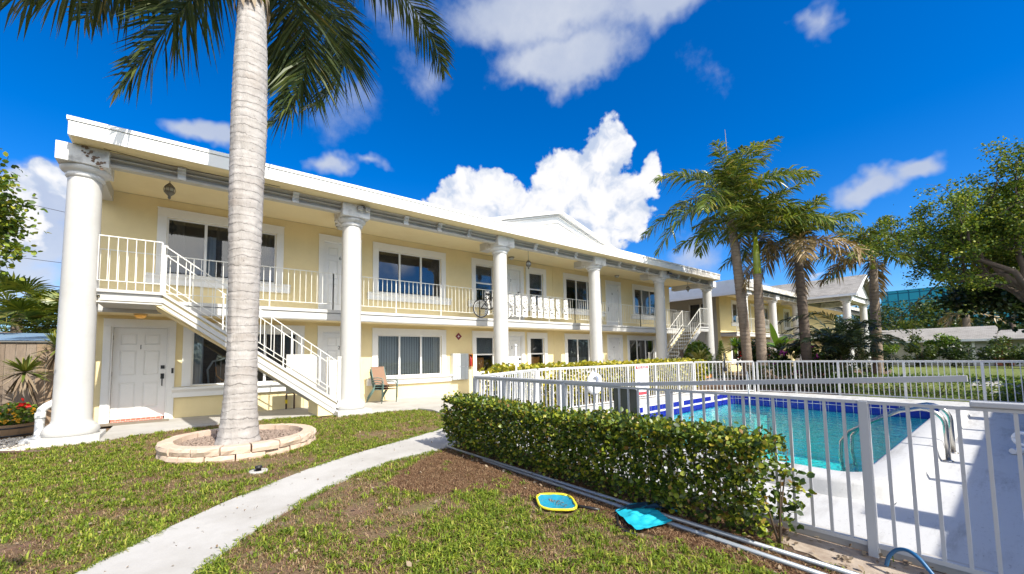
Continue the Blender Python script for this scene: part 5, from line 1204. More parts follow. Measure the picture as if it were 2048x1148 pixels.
def trunk(parent, path, mat, n=28, ring=.11, amp=.006, seed=0, name='trunk'):
    """path: list of (x,y,z,r); ridged leaf scars and slight lumps modelled in"""
    rg = random.Random(seed); P = np.array(path, float); zs = []; z = P[0, 2]
    while z < P[-1, 2]: zs += [z, z+ring*.12, z+ring*.5]; z += ring*rg.uniform(.8, 1.2)
    zs.append(P[-1, 2]); m = MB(); V = []
    lump = [rg.uniform(-1, 1) for _ in range(n)]
    for i, z in enumerate(zs):
        x, y, r = (np.interp(z, P[:, 2], P[:, k]) for k in (0, 1, 3)); dr = (amp if i % 3 == 0 else (-amp*.4 if i % 3 == 1 else 0))
        for k in range(n):
            a = 2*PI*k/n; rr = r+dr*rg.uniform(.3, 1.3)+.006*lump[k]+.004*rg.uniform(-1, 1); V.append((x+rr*math.cos(a), y+rr*math.sin(a), z))
    N = len(zs)
    m.add(V, [(i*n+k, i*n+(k+1) % n, (i+1)*n+(k+1) % n, (i+1)*n+k) for i in range(N-1) for k in range(n)]+[tuple(range((N-1)*n, N*n))], True)
    return m.build(name, mat, parent)
# the near royal palm in its block ring
np_ = thing('palm_tree', 'tall near palm with a smooth pale ringed trunk inside the stone block ring', 'palm tree', (.74, 7.68, .05))
trunk(np_, [(.72, 7.68, .05, .325), (.72, 7.68, .18, .285), (.73, 7.68, .40, .25), (.735, 7.68, .8, .225), (.74, 7.68, 1.5, .205), (.74, 7.68, 2.7, .212), (.735, 7.68, 4.0, .236), (.745, 7.68, 5.2, .252), (.745, 7.68, 6.3, .236), (.745, 7.68, 7.05, .205), (.745, 7.68, 7.5, .19)], 'palm_trunk_pale', 40, .105, .0045, 5)
MB().lathe([(.20, 7.35), (.235, 7.42), (.245, 7.6), (.21, 8.1), (.14, 8.7), (.09, 9.0)], (.745, 7.68, 0), 24).build('crown_shaft', 'crownshaft_green', np_)
rg = np.random.default_rng(21); m = MB()
for k in range(16):                                              # torn brown sheath fibres under the crown
    a = 2*PI*k/16+rg.uniform(-.1, .1); r = .215+rg.uniform(0, .02); z0 = 7.48; l = rg.uniform(.22, .5)
    c, s = math.cos(a), math.sin(a); w = .055
    m.add([(.745+r*c-w*s, 7.68+r*s+w*c, z0), (.745+r*c+w*s, 7.68+r*s-w*c, z0), (.745+(r+.035)*c+w*.7*s, 7.68+(r+.035)*s-w*.7*c, z0-l*.6), (.745+(r+.02)*c-w*.6*s, 7.68+(r+.02)*s+w*.6*c, z0-l)], [(0, 1, 2, 3)])
m.build('torn_sheath', 'leaf_dead', np_)
cr = (.745, 7.68, 8.75)
NF = [((-.45, 8.9, 8.05), (-2.42, 9.3, 6.75), 1.0), ((.10, 9.5, 8.75), (-.95, 9.25, 5.98), 1.05), ((2.75, 9.8, 8.6), (1.28, 9.3, 6.15), 1.1), ((4.0, 10.4, 9.9), (2.12, 9.6, 7.05), 1.05), ((4.0, 8.3, 10.6), (4.72, 8.3, 8.3), .95), ((1.9, 10.2, 9.0), (1.55, 9.75, 6.9), 1.0),
      ((-1.6, 8.6, 10.6), (-3.6, 9.2, 8.6), 1.0), ((.2, 9.6, 10.8), (-.4, 11.4, 9.0), 1.0), ((2.2, 9.5, 11), (3.2, 11, 9.3), 1.0), ((-.3, 9.0, 9.3), (-1.5, 9.9, 7.4), 1.0), ((-.7, 8.9, 11), (-1.8, 10.4, 9.8), 1.0), ((.9, 7.8, 11), (1.6, 8, 12.6), .9), ((2.4, 7.0, 11.5), (3.6, 6.6, 11.4), .9)]
for i, (a, b, s) in enumerate(NF):
    V, F = frond_arrays(cr, a, b, rg, .86*s, 118, .044, .6 if i < 6 else .4, .38, .14, .03, .55)
    npmesh('frond', V, F, 'frond_near', np_)
pr_ = thing('tree_ring', 'round two-course ring of tan split-face blocks round the near palm', 'planter ring', (.80, 7.88, 0))
rb = random.Random(9)
for c, (z0, z1, R, nb) in enumerate(((-.03, .088, .94, 18), (.094, .20, .95, 18))):
    for i in range(nb):
        a0 = 2*PI*(i+.5*c)/nb+.010; a1 = 2*PI*(i+1+.5*c)/nb-.010; m = MB(); ro = R+.09+rb.uniform(-.018, .018); ri = R-.09; zt = z1+rb.uniform(-.005, .005); n = 5; V = []
        for z, g in ((z0, 0), ((z0+zt)/2, .012), (zt-.012, .004), (zt, -.012)):
            for k in range(n): a = a0+(a1-a0)*k/(n-1); rr = ro+g+rb.uniform(-.012, .012)*(k not in (0, n-1)); V.append((.80+rr*math.cos(a), 7.88+rr*math.sin(a), z+rb.uniform(-.004, .004)))
            for k in range(n-1, -1, -1): a = a0+(a1-a0)*k/(n-1); V.append((.80+ri*math.cos(a), 7.88+ri*math.sin(a), z))
        N = 2*n
        m.add(V, [(j*N+k, j*N+(k+1) % N, (j+1)*N+(k+1) % N, (j+1)*N+k) for j in range(3) for k in range(N)]+[tuple(range(3*N, 4*N)), tuple(range(N-1, -1, -1))])
        m.build('block', 'block_stone', pr_)
m = MB(); m.add([(.80+.87*math.cos(2*PI*k/30), 7.88+.92*math.sin(2*PI*k/30), .105) for k in range(30)], [tuple(range(30))]); m.build('soil_bed', 'mulch_soil', pr_)
def disc(cx, cy, r0, r1):
    def f(n): a = rg.uniform(0, 2*PI, n); r = np.sqrt(rg.uniform(r0*r0, r1*r1, n)); return np.stack([cx+r*np.cos(a), cy+r*np.sin(a)], 1)
    return f
pebbles('bark_mulch', 2600, disc(.80, 7.88, .26, .85), .028, 'mulch_chip', .112, .45)

# --- garden palms beyond the pool
def palm(label, base, top, r0, r1, shaft, nf, L, seed, mat='frond_green', brown=2, tmat='palm_trunk_brown', leaf=.5, n=40, w=.05, low=-.55, group='royal palms beyond the pool', spear=False, tall=.95, az0=None, sway=(0, 0)):
    rg = np.random.default_rng(seed); bx, by, bz = base; tx, ty, tz = top
    t = thing('palm_tree', label, 'palm tree', base, group)
    path = []
    for k in range(8): f = k/7; c = f*f*.5+f*.5; path.append((bx+(tx-bx)*c, by+(ty-by)*c, bz+(tz-bz)*f, (r0*1.25 if k == 0 else r0+(r1-r0)*f)+.02*math.sin(PI*f)))
    trunk(t, path, tmat, 18, .16, .008, seed)
    cz = tz+shaft
    if shaft > .05: MB().lathe([(r1*.9, -.02), (r1*1.02, .12), (r1*.92, shaft*.5), (r1*.5, shaft)], (tx, ty, tz), 16).build('crown_shaft', 'crownshaft_green', t)
    for i in range(nf):
        az = (az0 if az0 is not None else 0)+i*2.39996+rg.uniform(-.25, .25); f = i/(nf-1)
        el = low+(1.3-low)*(f**.85)+rg.uniform(-.1, .1)
        l = L*rg.uniform(.85, 1.1)*(.85 if f > .85 else 1)
        dx, dy = math.cos(az), math.sin(az)
        e1 = max(el+.55, .25); m1 = (tx+dx*l*.5*math.cos(e1)+sway[0]*.3, ty+dy*l*.5*math.cos(e1)+sway[1]*.3, cz+l*.5*math.sin(e1))
        m2 = (tx+dx*l*.92*math.cos(el)*(1 if el > 0 else .9)+sway[0], ty+dy*l*.92*math.cos(el)+sway[1], cz+l*.80*math.sin(el)-.18*l*(1-f*.6))
        V, F = frond_arrays((tx, ty, cz-.1), m1, m2, rg, leaf, n, w, .75, .5, .12, .028, .55)
        npmesh('frond', V, F, 'frond_brown' if i < brown else mat, t)
    if spear: MB().tube([(tx, ty, cz), (tx-.02, ty, cz+L*.45), (tx-.05, ty+.03, cz+L*.85)], [.03, .025, .006], 6).build('spear_leaf', 'spear_brown', t)
    return t
palm('tallest garden palm beyond the pool, brown trunk and a bare spear leaf on top', (18.3, 7.05, 0), (17.62, 7.15, 6.95), .175, .145, .45, 22, 3.95, 31, brown=1, leaf=.78, n=64, w=.065, low=-.62, spear=True, tmat='palm_trunk_brown')
palm('garden palm with a ringed tan trunk and a bright green shaft under its crown', (17.95, 6.42, 0), (17.86, 6.36, 4.42), .175, .14, 1.55, 14, 3.1, 37, brown=1, leaf=.72, n=56, w=.065, low=-.05)
palm('dark-trunked garden palm with many dry brown hanging fronds, in front of the shingled portico', (19.7, 5.38, 0), (19.35, 5.36, 5.2), .175, .14, .55, 18, 3.0, 41, brown=6, leaf=.70, n=54, w=.06, low=-.85, tmat='palm_trunk_dark')
palm('rightmost garden palm with a grey trunk beside the portico gable', (22.9, 3.75, 0), (22.72, 3.63, 4.75), .17, .135, .45, 16, 2.7, 43, brown=2, leaf=.62, n=50, w=.06, low=-.55)
palm('slim shaggy palm trunk behind the bungalow roof', (60, 3.0, 0), (60, 3.0, 4.6), .28, .25, .2, 11, 2.6, 47, brown=4, leaf=.7, n=24, w=.1, low=-.9, group='palms behind the bungalow')
palm('broad low palm left of the shaggy one behind the bungalow', (57, 7.0, 0), (57, 7.0, 2.6), .25, .22, .2, 12, 2.8, 53, brown=1, leaf=.7, n=24, w=.1, low=-.6, group='palms behind the bungalow')

# --- broad-leaved shrubs
def shrub(name, label, cat, c, r, n, size, mat, seed, tmpl=LEAF_DIA, shell=.5, stems=7, boxy=False, group=None, flowers=None, up=.5, nclump=0, stem_mat='stem_brown', parent=None):
    rg = np.random.default_rng(seed); c = np.array(c, float); r = np.array(r, float)
    t = thing(name, label, cat, (c[0], c[1], 0), group) if parent is None else parent
    if boxy:
        P = rg.uniform(-1, 1, (n, 3)); k = rg.integers(0, 3, n); sg = np.sign(rg.uniform(-1, 1, n)); mk = rg.random(n) < shell
        for i in np.nonzero(mk)[0]: P[i, k[i]] = sg[i]*rg.uniform(.86, 1.05)
        vn = VN(seed); P *= (1+.13*(vn(P[:, :1]*1.7*r[0]+9, P[:, 1:2]*1.7*r[1]+P[:, 2:3], 1.3)-.5)*2)
        out = P/np.linalg.norm(P, axis=1, keepdims=True)
    else:
        d = rg.normal(size=(n, 3)); d /= np.linalg.norm(d, axis=1, keepdims=True); rad = rg.random(n)**(.33 if shell < .3 else .2)
        if nclump:
            cc = rg.normal(size=(nclump, 3)); cc /= np.linalg.norm(cc, axis=1, keepdims=True); cc *= rg.uniform(.45, .95, (nclump, 1)); P = cc[rg.integers(0, nclump, n)]+d*rad[:, None]*rg.uniform(.22, .40)
        else: P = d*rad[:, None]
        out = d
    V, F = leaves(c+P*r, rg.uniform(size*.65, size*1.2, n), rg, tmpl, up, out, .7)
    V[:, 2] = np.maximum(V[:, 2], .02)
    npmesh('foliage', V, F, mat, t)
    m = MB()
    for k in range(stems):
        a = rg.uniform(0, 2*PI); q = rg.uniform(.1, .75); x, y = c[0]+r[0]*q*math.cos(a)*(1 if boxy else .6), c[1]+r[1]*q*math.sin(a)*(1 if boxy else .6)
        zt = c[2]+r[2]*rg.uniform(.2, .8); x2, y2 = x+rg.uniform(-.25, .25)*r[0], y+rg.uniform(-.25, .25)*r[1]
        m.tube([(x*.7+c[0]*.3, y*.7+c[1]*.3, 0), ((x+x2)/2+rg.uniform(-.04, .04), (y+y2)/2, zt*.5), (x2, y2, zt)], [.016, .011, .005], 5)
    if stems: m.build('stems', stem_mat, t)
    if flowers:
        fm, fn, fs = flowers; d = rg.normal(size=(fn, 3)); d[:, 0] = -abs(d[:, 0]); d /= np.linalg.norm(d, axis=1, keepdims=True)
        Q = np.repeat(c+d*r*rg.uniform(.8, 1.04, (fn, 1)), 6, axis=0)+rg.normal(0, fs*.25, (fn*6, 3)); V, F = leaves(Q, fs, rg, LEAF_DIA, .2); npmesh('flowers', V, F, fm, t)
    return t
# the clipped hedge in front of the pool fence
hd = thing('hedge', 'clipped glossy green hedge with reddish tips along the near pool fence', 'hedge', (3.3, 3.2, 0))
rg = np.random.default_rng(77); n = 33000; vn = VN(6)
y = rg.uniform(1.16, 5.52, n); u = rg.random(n)
x = np.empty(n); z = np.empty(n)
top = .655+.085*vn(y, y*0, 1.6)+.05*vn(y, y*0+5, 6.0); wf_ = 3.02+.14*vn(y*2+4, y*0, 1.5); xb = 3.60
mode = rg.random(n)
zt = rg.random(n)**.85
a = mode < .30; b = (mode >= .30) & (mode < .72); c = mode >= .72
x[a] = rg.uniform(wf_[a], xb); z[a] = top[a]+rg.normal(-.02, .032, a.sum())
z[b] = .05+(top[b]-.05)*rg.random(b.sum())**.95; bul = np.sin(np.clip((z[b]-.05)/.65, 0, 1)*PI*.75); x[b] = 3.30-(3.30-wf_[b])*(.40+.72*bul)+np.abs(rg.normal(0, .06, b.sum()))
x[c] = rg.uniform(3.1, 3.66, c.sum()); z[c] = .22+(top[c]-.24)*rg.random(c.sum())**.7
cl = vn(y*1.0+30, z*1.0+x*2, 4.5, 2); keep = (cl > .30) | (z > top-.08) ; keep &= ~((z < .14) & (rg.random(n) < .4))
en = (y < 1.18) & (rg.random(n) < .35); keep &= ~en
P = np.stack([x, y, z], 1)[keep]
out = np.stack([np.where(P[:, 0] < 3.25, -.9, .2), np.where(P[:, 1] < 1.2, -.8, 0), np.where(P[:, 2] > .68, .9, .1)], 1)+1e-3
out /= np.linalg.norm(out, axis=1, keepdims=True)
V, F = leaves(P, rg.uniform(.026, .054, len(P))*rg.uniform(.75, 1.15, len(P)), rg, LEAF_OVAL, .35, out, .9)
ex = []                                                          # a few sprigs leaning out of the near end
for (sx, sy, sz) in ((3.42, 1.02, .50), (3.5, 1.0, .38), (3.44, 1.02, .26), (3.38, 1.04, .15)):
    k = 46; q = rg.random(k)[:, None]; ex.append(np.array((3.40, 1.2, sz+.08))*(1-q)+np.array((sx, sy, sz))*q+rg.normal(0, .028, (k, 3)))
ex = np.concatenate(ex); V2, F2 = leaves(ex, rg.uniform(.03, .058, len(ex)), rg, LEAF_OVAL, .4); V, F = merge([(V, F), (V2, F2)])
npmesh('foliage', V, F, 'leaf_hedge', hd)
m = MB()
for k in range(44):
    yy = 1.2+4.25*k/43+rg.uniform(-.05, .05); xx = 3.36+rg.uniform(-.07, .07)
    for q in range(3): e = (xx+rg.uniform(-.26, .16), yy+rg.uniform(-.16, .16), rg.uniform(.38, .70)); m.tube([(xx, yy, 0), ((xx*.6+e[0]*.4)+rg.uniform(-.02, .02), yy*.6+e[1]*.4, e[2]*.5), e], [.009, .006, .002], 5)
m.build('stems', 'stem_brown', hd)
shrub('hedge', 'loose yellow and green croton hedge behind the long fence', 'hedge', (10.9, 8.15, .58), (4.8, .42, .50), 9500, .115, 'leaf_croton', 5, LEAF_OVAL, .75, 40, True)
shrub('hedge', 'low green garden hedge on the lawn side of the far fence', 'hedge', (16.9, 1.9, .30), (.45, 1.9, .30), 3600, .085, 'leaf_bright', 6, LEAF_DIA, .8, 10, True)
shrub('hedge', 'low dark leafy border right of the angled fence', 'hedge', (17.2, 5.0, .40), (.5, 1.5, .40), 3000, .10, 'leaf_mid', 7, LEAF_DIA, .7, 8, True)
# variegated, green and conical shrubs by the far stair
def spiky(name, label, cat, c, R, n, w, mat, seed, stem=None, up=.5, group=None, bend=.35, dead=0, smat='stem_brown'):
    """a rosette of long strap leaves"""
    rg = np.random.default_rng(seed); t = thing(name, label, cat, (c[0], c[1], 0), group); c = np.array(c, float)
    def ros(k, lo, hi, mt, nm):
        V = []; F = []
        for i in range(k):
            az = rg.uniform(0, 2*PI); el = rg.uniform(lo, hi); l = R*rg.uniform(.75, 1.1); d = np.array((math.cos(az)*math.cos(el), math.sin(az)*math.cos(el), math.sin(el)))
            s = np.cross(d, (0, 0, 1.)); s /= np.linalg.norm(s)+1e-6; b = len(V); g = np.array((0, 0, -bend*l))
            p = [c+d*l*f+g*f*f*.6 for f in (.03, .45, .8, 1.0)]; hw = [w*.35, w*.5, w*.33, 0]
            for q, h in zip(p[:3], hw): V += [q+s*h, q-s*h]
            V.append(p[3]); F += [(b, b+1, b+3), (b, b+3, b+2), (b+2, b+3, b+5), (b+2, b+5, b+4), (b+4, b+5, b+6)]
        npmesh(nm, V, F, mt, t)
    ros(n, -.35+up*.2, 1.35, mat, 'foliage')
    if dead: ros(dead, -1.3, -.2, 'leaf_dead', 'dead_leaves')
    if stem: m = MB(); m.tube(stem, [.045, .035, .03][:len(stem)], 8); m.build('stem', smat, t)
    return t
spiky('yucca_plant', 'spiky yucca rosette on a bent stem in front of the board fence', 'yucca', (-2.36, 12.15, 1.22), .50, 95, .045, 'leaf_yucca', 3, [(-2.12, 12.2, 0), (-2.2, 12.2, .55), (-2.34, 12.15, 1.15)], dead=38)
spiky('dracaena_plant', 'taller spiky dracaena half hidden behind the leftmost column', 'dracaena', (-1.98, 12.45, 1.68), .50, 95, .04, 'leaf_yucca', 4, [(-1.86, 12.3, 0), (-1.9, 12.4, .8), (-1.97, 12.45, 1.6)], dead=36)
spiky('dracaena_plant', 'pale variegated dracaena clump at the foot of the far stair', 'dracaena', (17.9, 8.9, .95), .85, 190, .085, 'leaf_variegated', 8, [(17.9, 8.9, 0), (17.9, 8.9, .9)], bend=.5, dead=8)
spiky('dracaena_plant', 'small yellow spiky plant between the last column and the second building', 'dracaena', (24.2, 9.9, 1.6), .95, 120, .09, 'leaf_bright', 12, [(24.2, 9.9, 0), (24.2, 9.9, 1.5)], bend=.5)
shrub('bush', 'dark glossy round bush beside the timber post under the far landing', 'bush', (19.7, 9.9, .95), (.62, .62, .95), 2200, .13, 'leaf_bright', 9, LEAF_OVAL, .6, 6)
rg = np.random.default_rng(15); t = thing('conical_bush', 'small green conical bush right of the last column', 'bush', (21.95, 9.75, 0)); n = 2600; zz = rg.random(n)**1.3; a = rg.uniform(0, 2*PI, n); rr = .55*(1-zz)*rg.uniform(.7, 1.05, n)
P = np.stack([21.95+rr*np.cos(a), 9.75+rr*np.sin(a), .05+1.9*zz], 1); V, F = leaves(P, .10, rg, LEAF_LONG, .3); npmesh('foliage', V, F, 'leaf_bright', t); MB().tube([(21.95, 9.75, 0), (21.95, 9.75, 1.7)], [.03, .008], 6).build('stem', 'stem_brown', t)
m = MB(); m.box(19.0, 19.14, 10.3, 10.44, 0, 1.5); tag(m.build('timber_post', 'bark_brown'), 'short brown timber post under the far stair', 'post')
shrub('hibiscus_bush', 'dark hibiscus with red flowers between the two nearest garden palm trunks', 'bush', (22.6, 8.3, 1.05), (1.0, .8, 1.0), 2300, .14, 'leaf_dark', 10, LEAF_OVAL, .4, 8, nclump=14, flowers=('flower_red', 7, .16))
shrub('hibiscus_bush', 'pale pink flowering bush at the corner of the second building', 'bush', (24.5, 8.9, 1.0), (.8, .8, .95), 1300, .13, 'leaf_mid', 11, LEAF_OVAL, .4, 8, nclump=10, flowers=('flower_pink', 26, .16))
shrub('bougainvillea', 'bougainvillea with purple flowers in front of the banana leaves', 'bush', (22.4, 6.4, .95), (1.1, 1.0, .85), 2400, .13, 'leaf_mid', 13, LEAF_OVAL, .4, 8, nclump=12, flowers=('flower_purple', 18, .17))
shrub('bush', 'dark leafy bush between the bougainvillea and the areca palm', 'bush', (23.3, 5.7, .8), (.9, .8, .8), 2200, .15, 'leaf_dark', 14, LEAF_OVAL, .4, 8, nclump=12, flowers=('flower_pink', 9, .13))
shrub('bush', 'clipped round bush beside the grey palm trunk at the right', 'bush', (27.0, 4.6, .75), (.75, .75, .6), 2200, .10, 'leaf_mid', 16, LEAF_DIA, .9, 3)
# banana plant
bn = thing('banana_plant', 'banana plant with one upright and several arching broad leaves', 'banana plant', (24.7, 8.0, 0)); rg = np.random.default_rng(3)
for (az, el, l, b) in ((2.4, 1.35, 1.5, .1), (-1.0, .9, 1.9, 1.0), (-1.5, .55, 1.8, 1.1), (2.2, .5, 1.5, .9), (.9, .7, 1.6, .8), (-2.4, .9, 1.5, .8), (-.3, 1.1, 1.3, .6)):
    V = []; d = np.array((math.cos(az)*math.cos(el), math.sin(az)*math.cos(el), math.sin(el))); s = np.cross(d, (0, 0, 1.)); s /= np.linalg.norm(s); o = np.array((24.7, 8.0, 1.5)); K = 9
    for i in range(K+1):
        f = i/K; p = o+d*l*f+np.array((0, 0, -b*l*f*f*.6)); hw = .30*math.sin(PI*(.08+.9*f))**.7
        V += [p+s*hw+np.array((0, 0, -.08*hw)), p+np.array((0, 0, .02)), p-s*hw+np.array((0, 0, -.08*hw))]
    F = []
    for i in range(K):
        for k in (0, 1): q = 3*i+k; F += [(q, q+1, q+4), (q, q+4, q+3)]
    npmesh('leaf', V, F, 'leaf_bright', bn)
MB().tube([(24.7, 8, 0), (24.7, 8, 1.55)], [.11, .07], 10).build('stem', 'crownshaft_green', bn)
# areca palm clump
ar = thing('areca_palm', 'dark bushy areca palm clump in front of the portico', 'palm', (20.6, 4.45, 0)); rg = np.random.default_rng(19)
for i in range(30):
    az = i*2.4+rg.uniform(-.2, .2); el = rg.uniform(.45, 1.4); l = rg.uniform(2.1, 3.1); b = (20.6+rg.uniform(-.3, .3), 4.45+rg.uniform(-.3, .3), rg.uniform(.3, 1.1)); dx, dy = math.cos(az), math.sin(az)
    V, F = frond_arrays(b, (b[0]+dx*l*.4*math.cos(el), b[1]+dy*l*.4*math.cos(el), b[2]+l*.80*math.sin(el)+.35), (b[0]+dx*l*.95*math.cos(el*.6), b[1]+dy*l*.95*math.cos(el*.6), b[2]+l*.62*math.sin(el)-.15), rg, .55, 36, .05, .55, .25, .15, .018, .7)
    npmesh('frond', V, F, 'frond_dark', ar)
m = MB()
for k in range(7): x, y = 20.6+rg.uniform(-.25, .25), 4.45+rg.uniform(-.25, .25); m.tube([(x, y, 0), (x+rg.uniform(-.2, .2), y+rg.uniform(-.2, .2), 1.2)], .035, 6)
m.build('stems', 'stem_brown', ar)
# fan palms over the board fence
def fan_palm(label, c, R, nl, seed):
    rg = np.random.default_rng(seed); t = thing('fan_palm', label, 'palm', (c[0], c[1], 0), 'fan palms behind the board fence'); V = []; F = []; c = np.array(c, float)
    for i in range(nl):
        az = i*2.4+rg.uniform(-.3, .3); el = rg.uniform(-.5, 1.2); d = np.array((math.cos(az)*math.cos(el), math.sin(az)*math.cos(el), math.sin(el))); s = np.cross(d, (0, 0, 1.)); s /= np.linalg.norm(s); u = np.cross(s, d)
        o = c+d*R*rg.uniform(.5, .9); fr = R*rg.uniform(.55, .75); n = 22; u2 = u*.2
        for k in range(n):
            a = -1.9+3.8*k/(n-1); q = d*math.cos(a)+s*math.sin(a)+u2*rg.uniform(-.3, .6); q /= np.linalg.norm(q); wv = np.cross(q, u); wv /= np.linalg.norm(wv); b = len(V); l = fr*(1-.12*abs(a))*rg.uniform(.9, 1.05)
            V += [o, o+q*l*.55+wv*.028, o+q*l*.55-wv*.028, o+q*l+np.array((0, 0, -.22*l))]; F += [(b, b+1, b+2), (b+1, b+3, b+2)]
        b = len(V); V += [c, o, o+s*.015]; F += [(b, b+1, b+2)]
    npmesh('foliage', V, F, 'frond_green', t); MB().tube([(c[0], c[1], 0), (c[0], c[1], c[2])], [.14, .11], 8).build('trunk', 'bark_brown', t)
for i, (c, R, l) in enumerate((((-3.35, 15.4, 2.15), .80, 'front fan palm above the board fence at the left edge'), ((-2.55, 16.4, 2.35), .85, 'fan palm close behind the leftmost column above the shed'), ((-3.6, 17.5, 2.75), 1.0, 'tallest fan palm at the back, left edge'), ((-2.3, 18.5, 2.5), 1.0, 'rear fan palm seen beside the column shaft'))): fan_palm(l, c, R, 34, 60+i)
shrub('bush', 'dense green bush filling the gap between the fan palms', 'bush', (-3.4, 20, 1.6), (1.8, 1.2, 1.6), 3500, .16, 'leaf_mid', 65, LEAF_DIA, .6, 4)
# flower tub
tb = thing('flower_tub', 'half barrel tub of red and yellow flowers by the board fence', 'planter', (-2.45, 11.9, .01))
MB().lathe([(.27, .01), (.31, .10), (.325, .20), (.32, .27), (.29, .27), (.28, .22)], (-2.45, 11.9, 0), 28).build('barrel', 'barrel_wood', tb)
for z in (.07, .21): MB().lathe([(.306 if z < .1 else .329, z-.014), (.309 if z < .1 else .331, z+.014)], (-2.45, 11.9, 0), 28).build('hoop', 'black_metal', tb)
MB().lathe([(.0, .235), (.285, .236)], (-2.45, 11.9, 0), 24).build('soil', 'soil', tb)
rg = np.random.default_rng(33); n = 520; d = rg.normal(size=(n, 3)); d /= np.linalg.norm(d, axis=1, keepdims=True); P = np.array((-2.40, 11.88, .44))+d*np.array((.32, .30, .20))*rg.random((n, 1))**.3
V, F = leaves(P, rg.uniform(.05, .09, n), rg, LEAF_OVAL, .5, d, .6); npmesh('leaves', V, F, 'leaf_bright', tb)
def blossoms(name, pts, size, mat, parent):
    Q = np.repeat(np.array(pts), 14, axis=0)+rg.normal(0, size*.33, (len(pts)*14, 3)); V, F = leaves(Q, size*.8, rg, LEAF_OVAL, .6); npmesh(name, V, F, mat, parent)
blossoms('red_flower', [(-2.28, 11.68, .60)], .10, 'flower_red', tb)
for q in [(-2.42, 11.62, .52), (-2.56, 11.62, .48), (-2.34, 11.60, .45), (-2.14, 11.72, .50), (-2.6, 11.7, .34), (-2.45, 11.58, .34), (-2.3, 11.58, .35), (-2.5, 11.9, .63)]: blossoms('yellow_flower', [q], .055, 'flower_yellow', tb)

# --- branching trees
def tree(name, label, cat, path, limbs, depth, seed, leafsize, nleaf, lmat, group=None, spread=.55, up=.25, taper=.62, lenf=.74, tuft=.22, bmat='bark_brown', kids=(2, 3), tmpl=LEAF_OVAL, droop=0.0, bare=0.0):
    """path: trunk [(x,y,z,r)]; limbs: (index on path, direction, length, r)"""
    rg = np.random.default_rng(seed); t = thing(name, label, cat, path[0][:3], group)
    MB().tube([p[:3] for p in path], [p[3] for p in path], 12).build('trunk', bmat, t)
    m = MB(); tips = []
    def grow(p, d, L, r, dep):
        K = 4; pts = [p]; q = p.copy(); dd = d.copy()
        for i in range(K):
            dd = dd+rg.normal(0, .16, 3)+np.array((0, 0, (up if dep > 1 else up*.6)*.25-droop*.2)); dd /= np.linalg.norm(dd); q = q+dd*L/K; pts.append(q.copy())
        r1 = r*taper; m.tube(pts, [r+(r1-r)*i/K for i in range(K+1)], 6 if r > .03 else 4, False)
        if dep == 0:
            tips.append((pts[-3], pts[-1])); return
        if dep <= 2 and rg.random() < .6: tips.append((pts[-2], pts[-1]))
        for _ in range(rg.integers(kids[0], kids[1]+1)):
            nd_ = dd+rg.normal(0, spread, 3); nd_ /= np.linalg.norm(nd_); grow(q, nd_, L*lenf*rg.uniform(.8, 1.15), r1*.8, dep-1)
        mid = pts[2]
        if rg.random() < .7: nd_ = dd+rg.normal(0, spread*1.2, 3); nd_ /= np.linalg.norm(nd_); grow(mid, nd_, L*lenf*.8, r1*.6, dep-1)
    for i, d, L, r in limbs: d = np.array(d, float); grow(np.array(path[i][:3], float), d/np.linalg.norm(d), L, r, depth)
    m.build('branches', bmat, t)
    tips = [q for q in tips if rg.random() >= bare]
    A = np.array([a for a, b in tips]); B = np.array([b for a, b in tips]); k = max(1, nleaf//len(tips))
    f = rg.random((len(tips), k, 1))**.7; P = (A[:, None]*(1-f)+B[:, None]*f+rg.normal(0, tuft, (len(tips), k, 3))*np.array((1, 1, .7))).reshape(-1, 3)
    V, F = leaves(P, rg.uniform(leafsize*.65, leafsize*1.2, len(P)), rg, tmpl, .55)
    npmesh('crown', V, F, lmat, t)
    return t
tree('shade_tree', 'large spreading tree at the right edge with a leaning trunk and thin twiggy top', 'tree',
     [(17.9, -2.0, 0, .29), (17.95, -1.5, .9, .23), (18.0, -.95, 1.75, .18), (18.0, -.45, 2.45, .15), (18.0, -.25, 2.95, .13)],
     [(4, (.1, .95, .50), 1.05, .10), (4, (-.1, .45, .8), 1.2, .10), (4, (.3, -.15, 1), 1.35, .12), (3, (-.35, -.7, .7), 1.6, .12), (2, (.2, -1.0, .6), 1.8, .13), (3, (.5, .5, .6), 1.5, .10), (1, (-.1, -1.2, .5), 2.0, .13), (4, (-.5, .2, .6), 1.4, .09)],
     4, 101, .068, 56000, 'leaf_tree', spread=.58, up=.34, tuft=.12, lenf=.77, bare=.14)
tree('shade_tree', 'dense dark tree standing behind the spreading tree at the right edge', 'tree', [(27, -2.2, 0, .35), (27, -1.8, 1.8, .28), (27, -1.2, 3.0, .22)],
     [(2, (.1, .9, .35), 1.2, .12), (2, (-.2, .2, .8), 1.5, .14), (2, (.3, -.8, .6), 2.0, .14), (1, (-.2, -1, .5), 2.2, .14), (2, (.6, .3, .6), 1.8, .12), (2, (-.5, .4, .3), 1.3, .12), (1, (-.3, .5, .4), 1.3, .12)], 3, 103, .20, 22000, 'leaf_dark', spread=.6, up=.1, tuft=.40)
tree('shade_tree', 'leafy tree at the left edge, its glossy twigs in front of the sky', 'tree', [(-3.82, 8.5, 0, .17), (-3.77, 8.4, 1.4, .14), (-3.42, 8.2, 3.0, .10)],
     [(2, (.75, -.1, .6), .85, .06), (2, (.45, .2, .8), .85, .06), (2, (-.6, -.3, .9), 1.0, .07), (2, (.8, .1, .1), .8, .05), (2, (-.2, .7, .8), 1.0, .06), (2, (.7, -.3, .3), .85, .05)], 3, 112, .068, 30000, 'leaf_tree', spread=.5, up=.1, tuft=.12, lenf=.62)
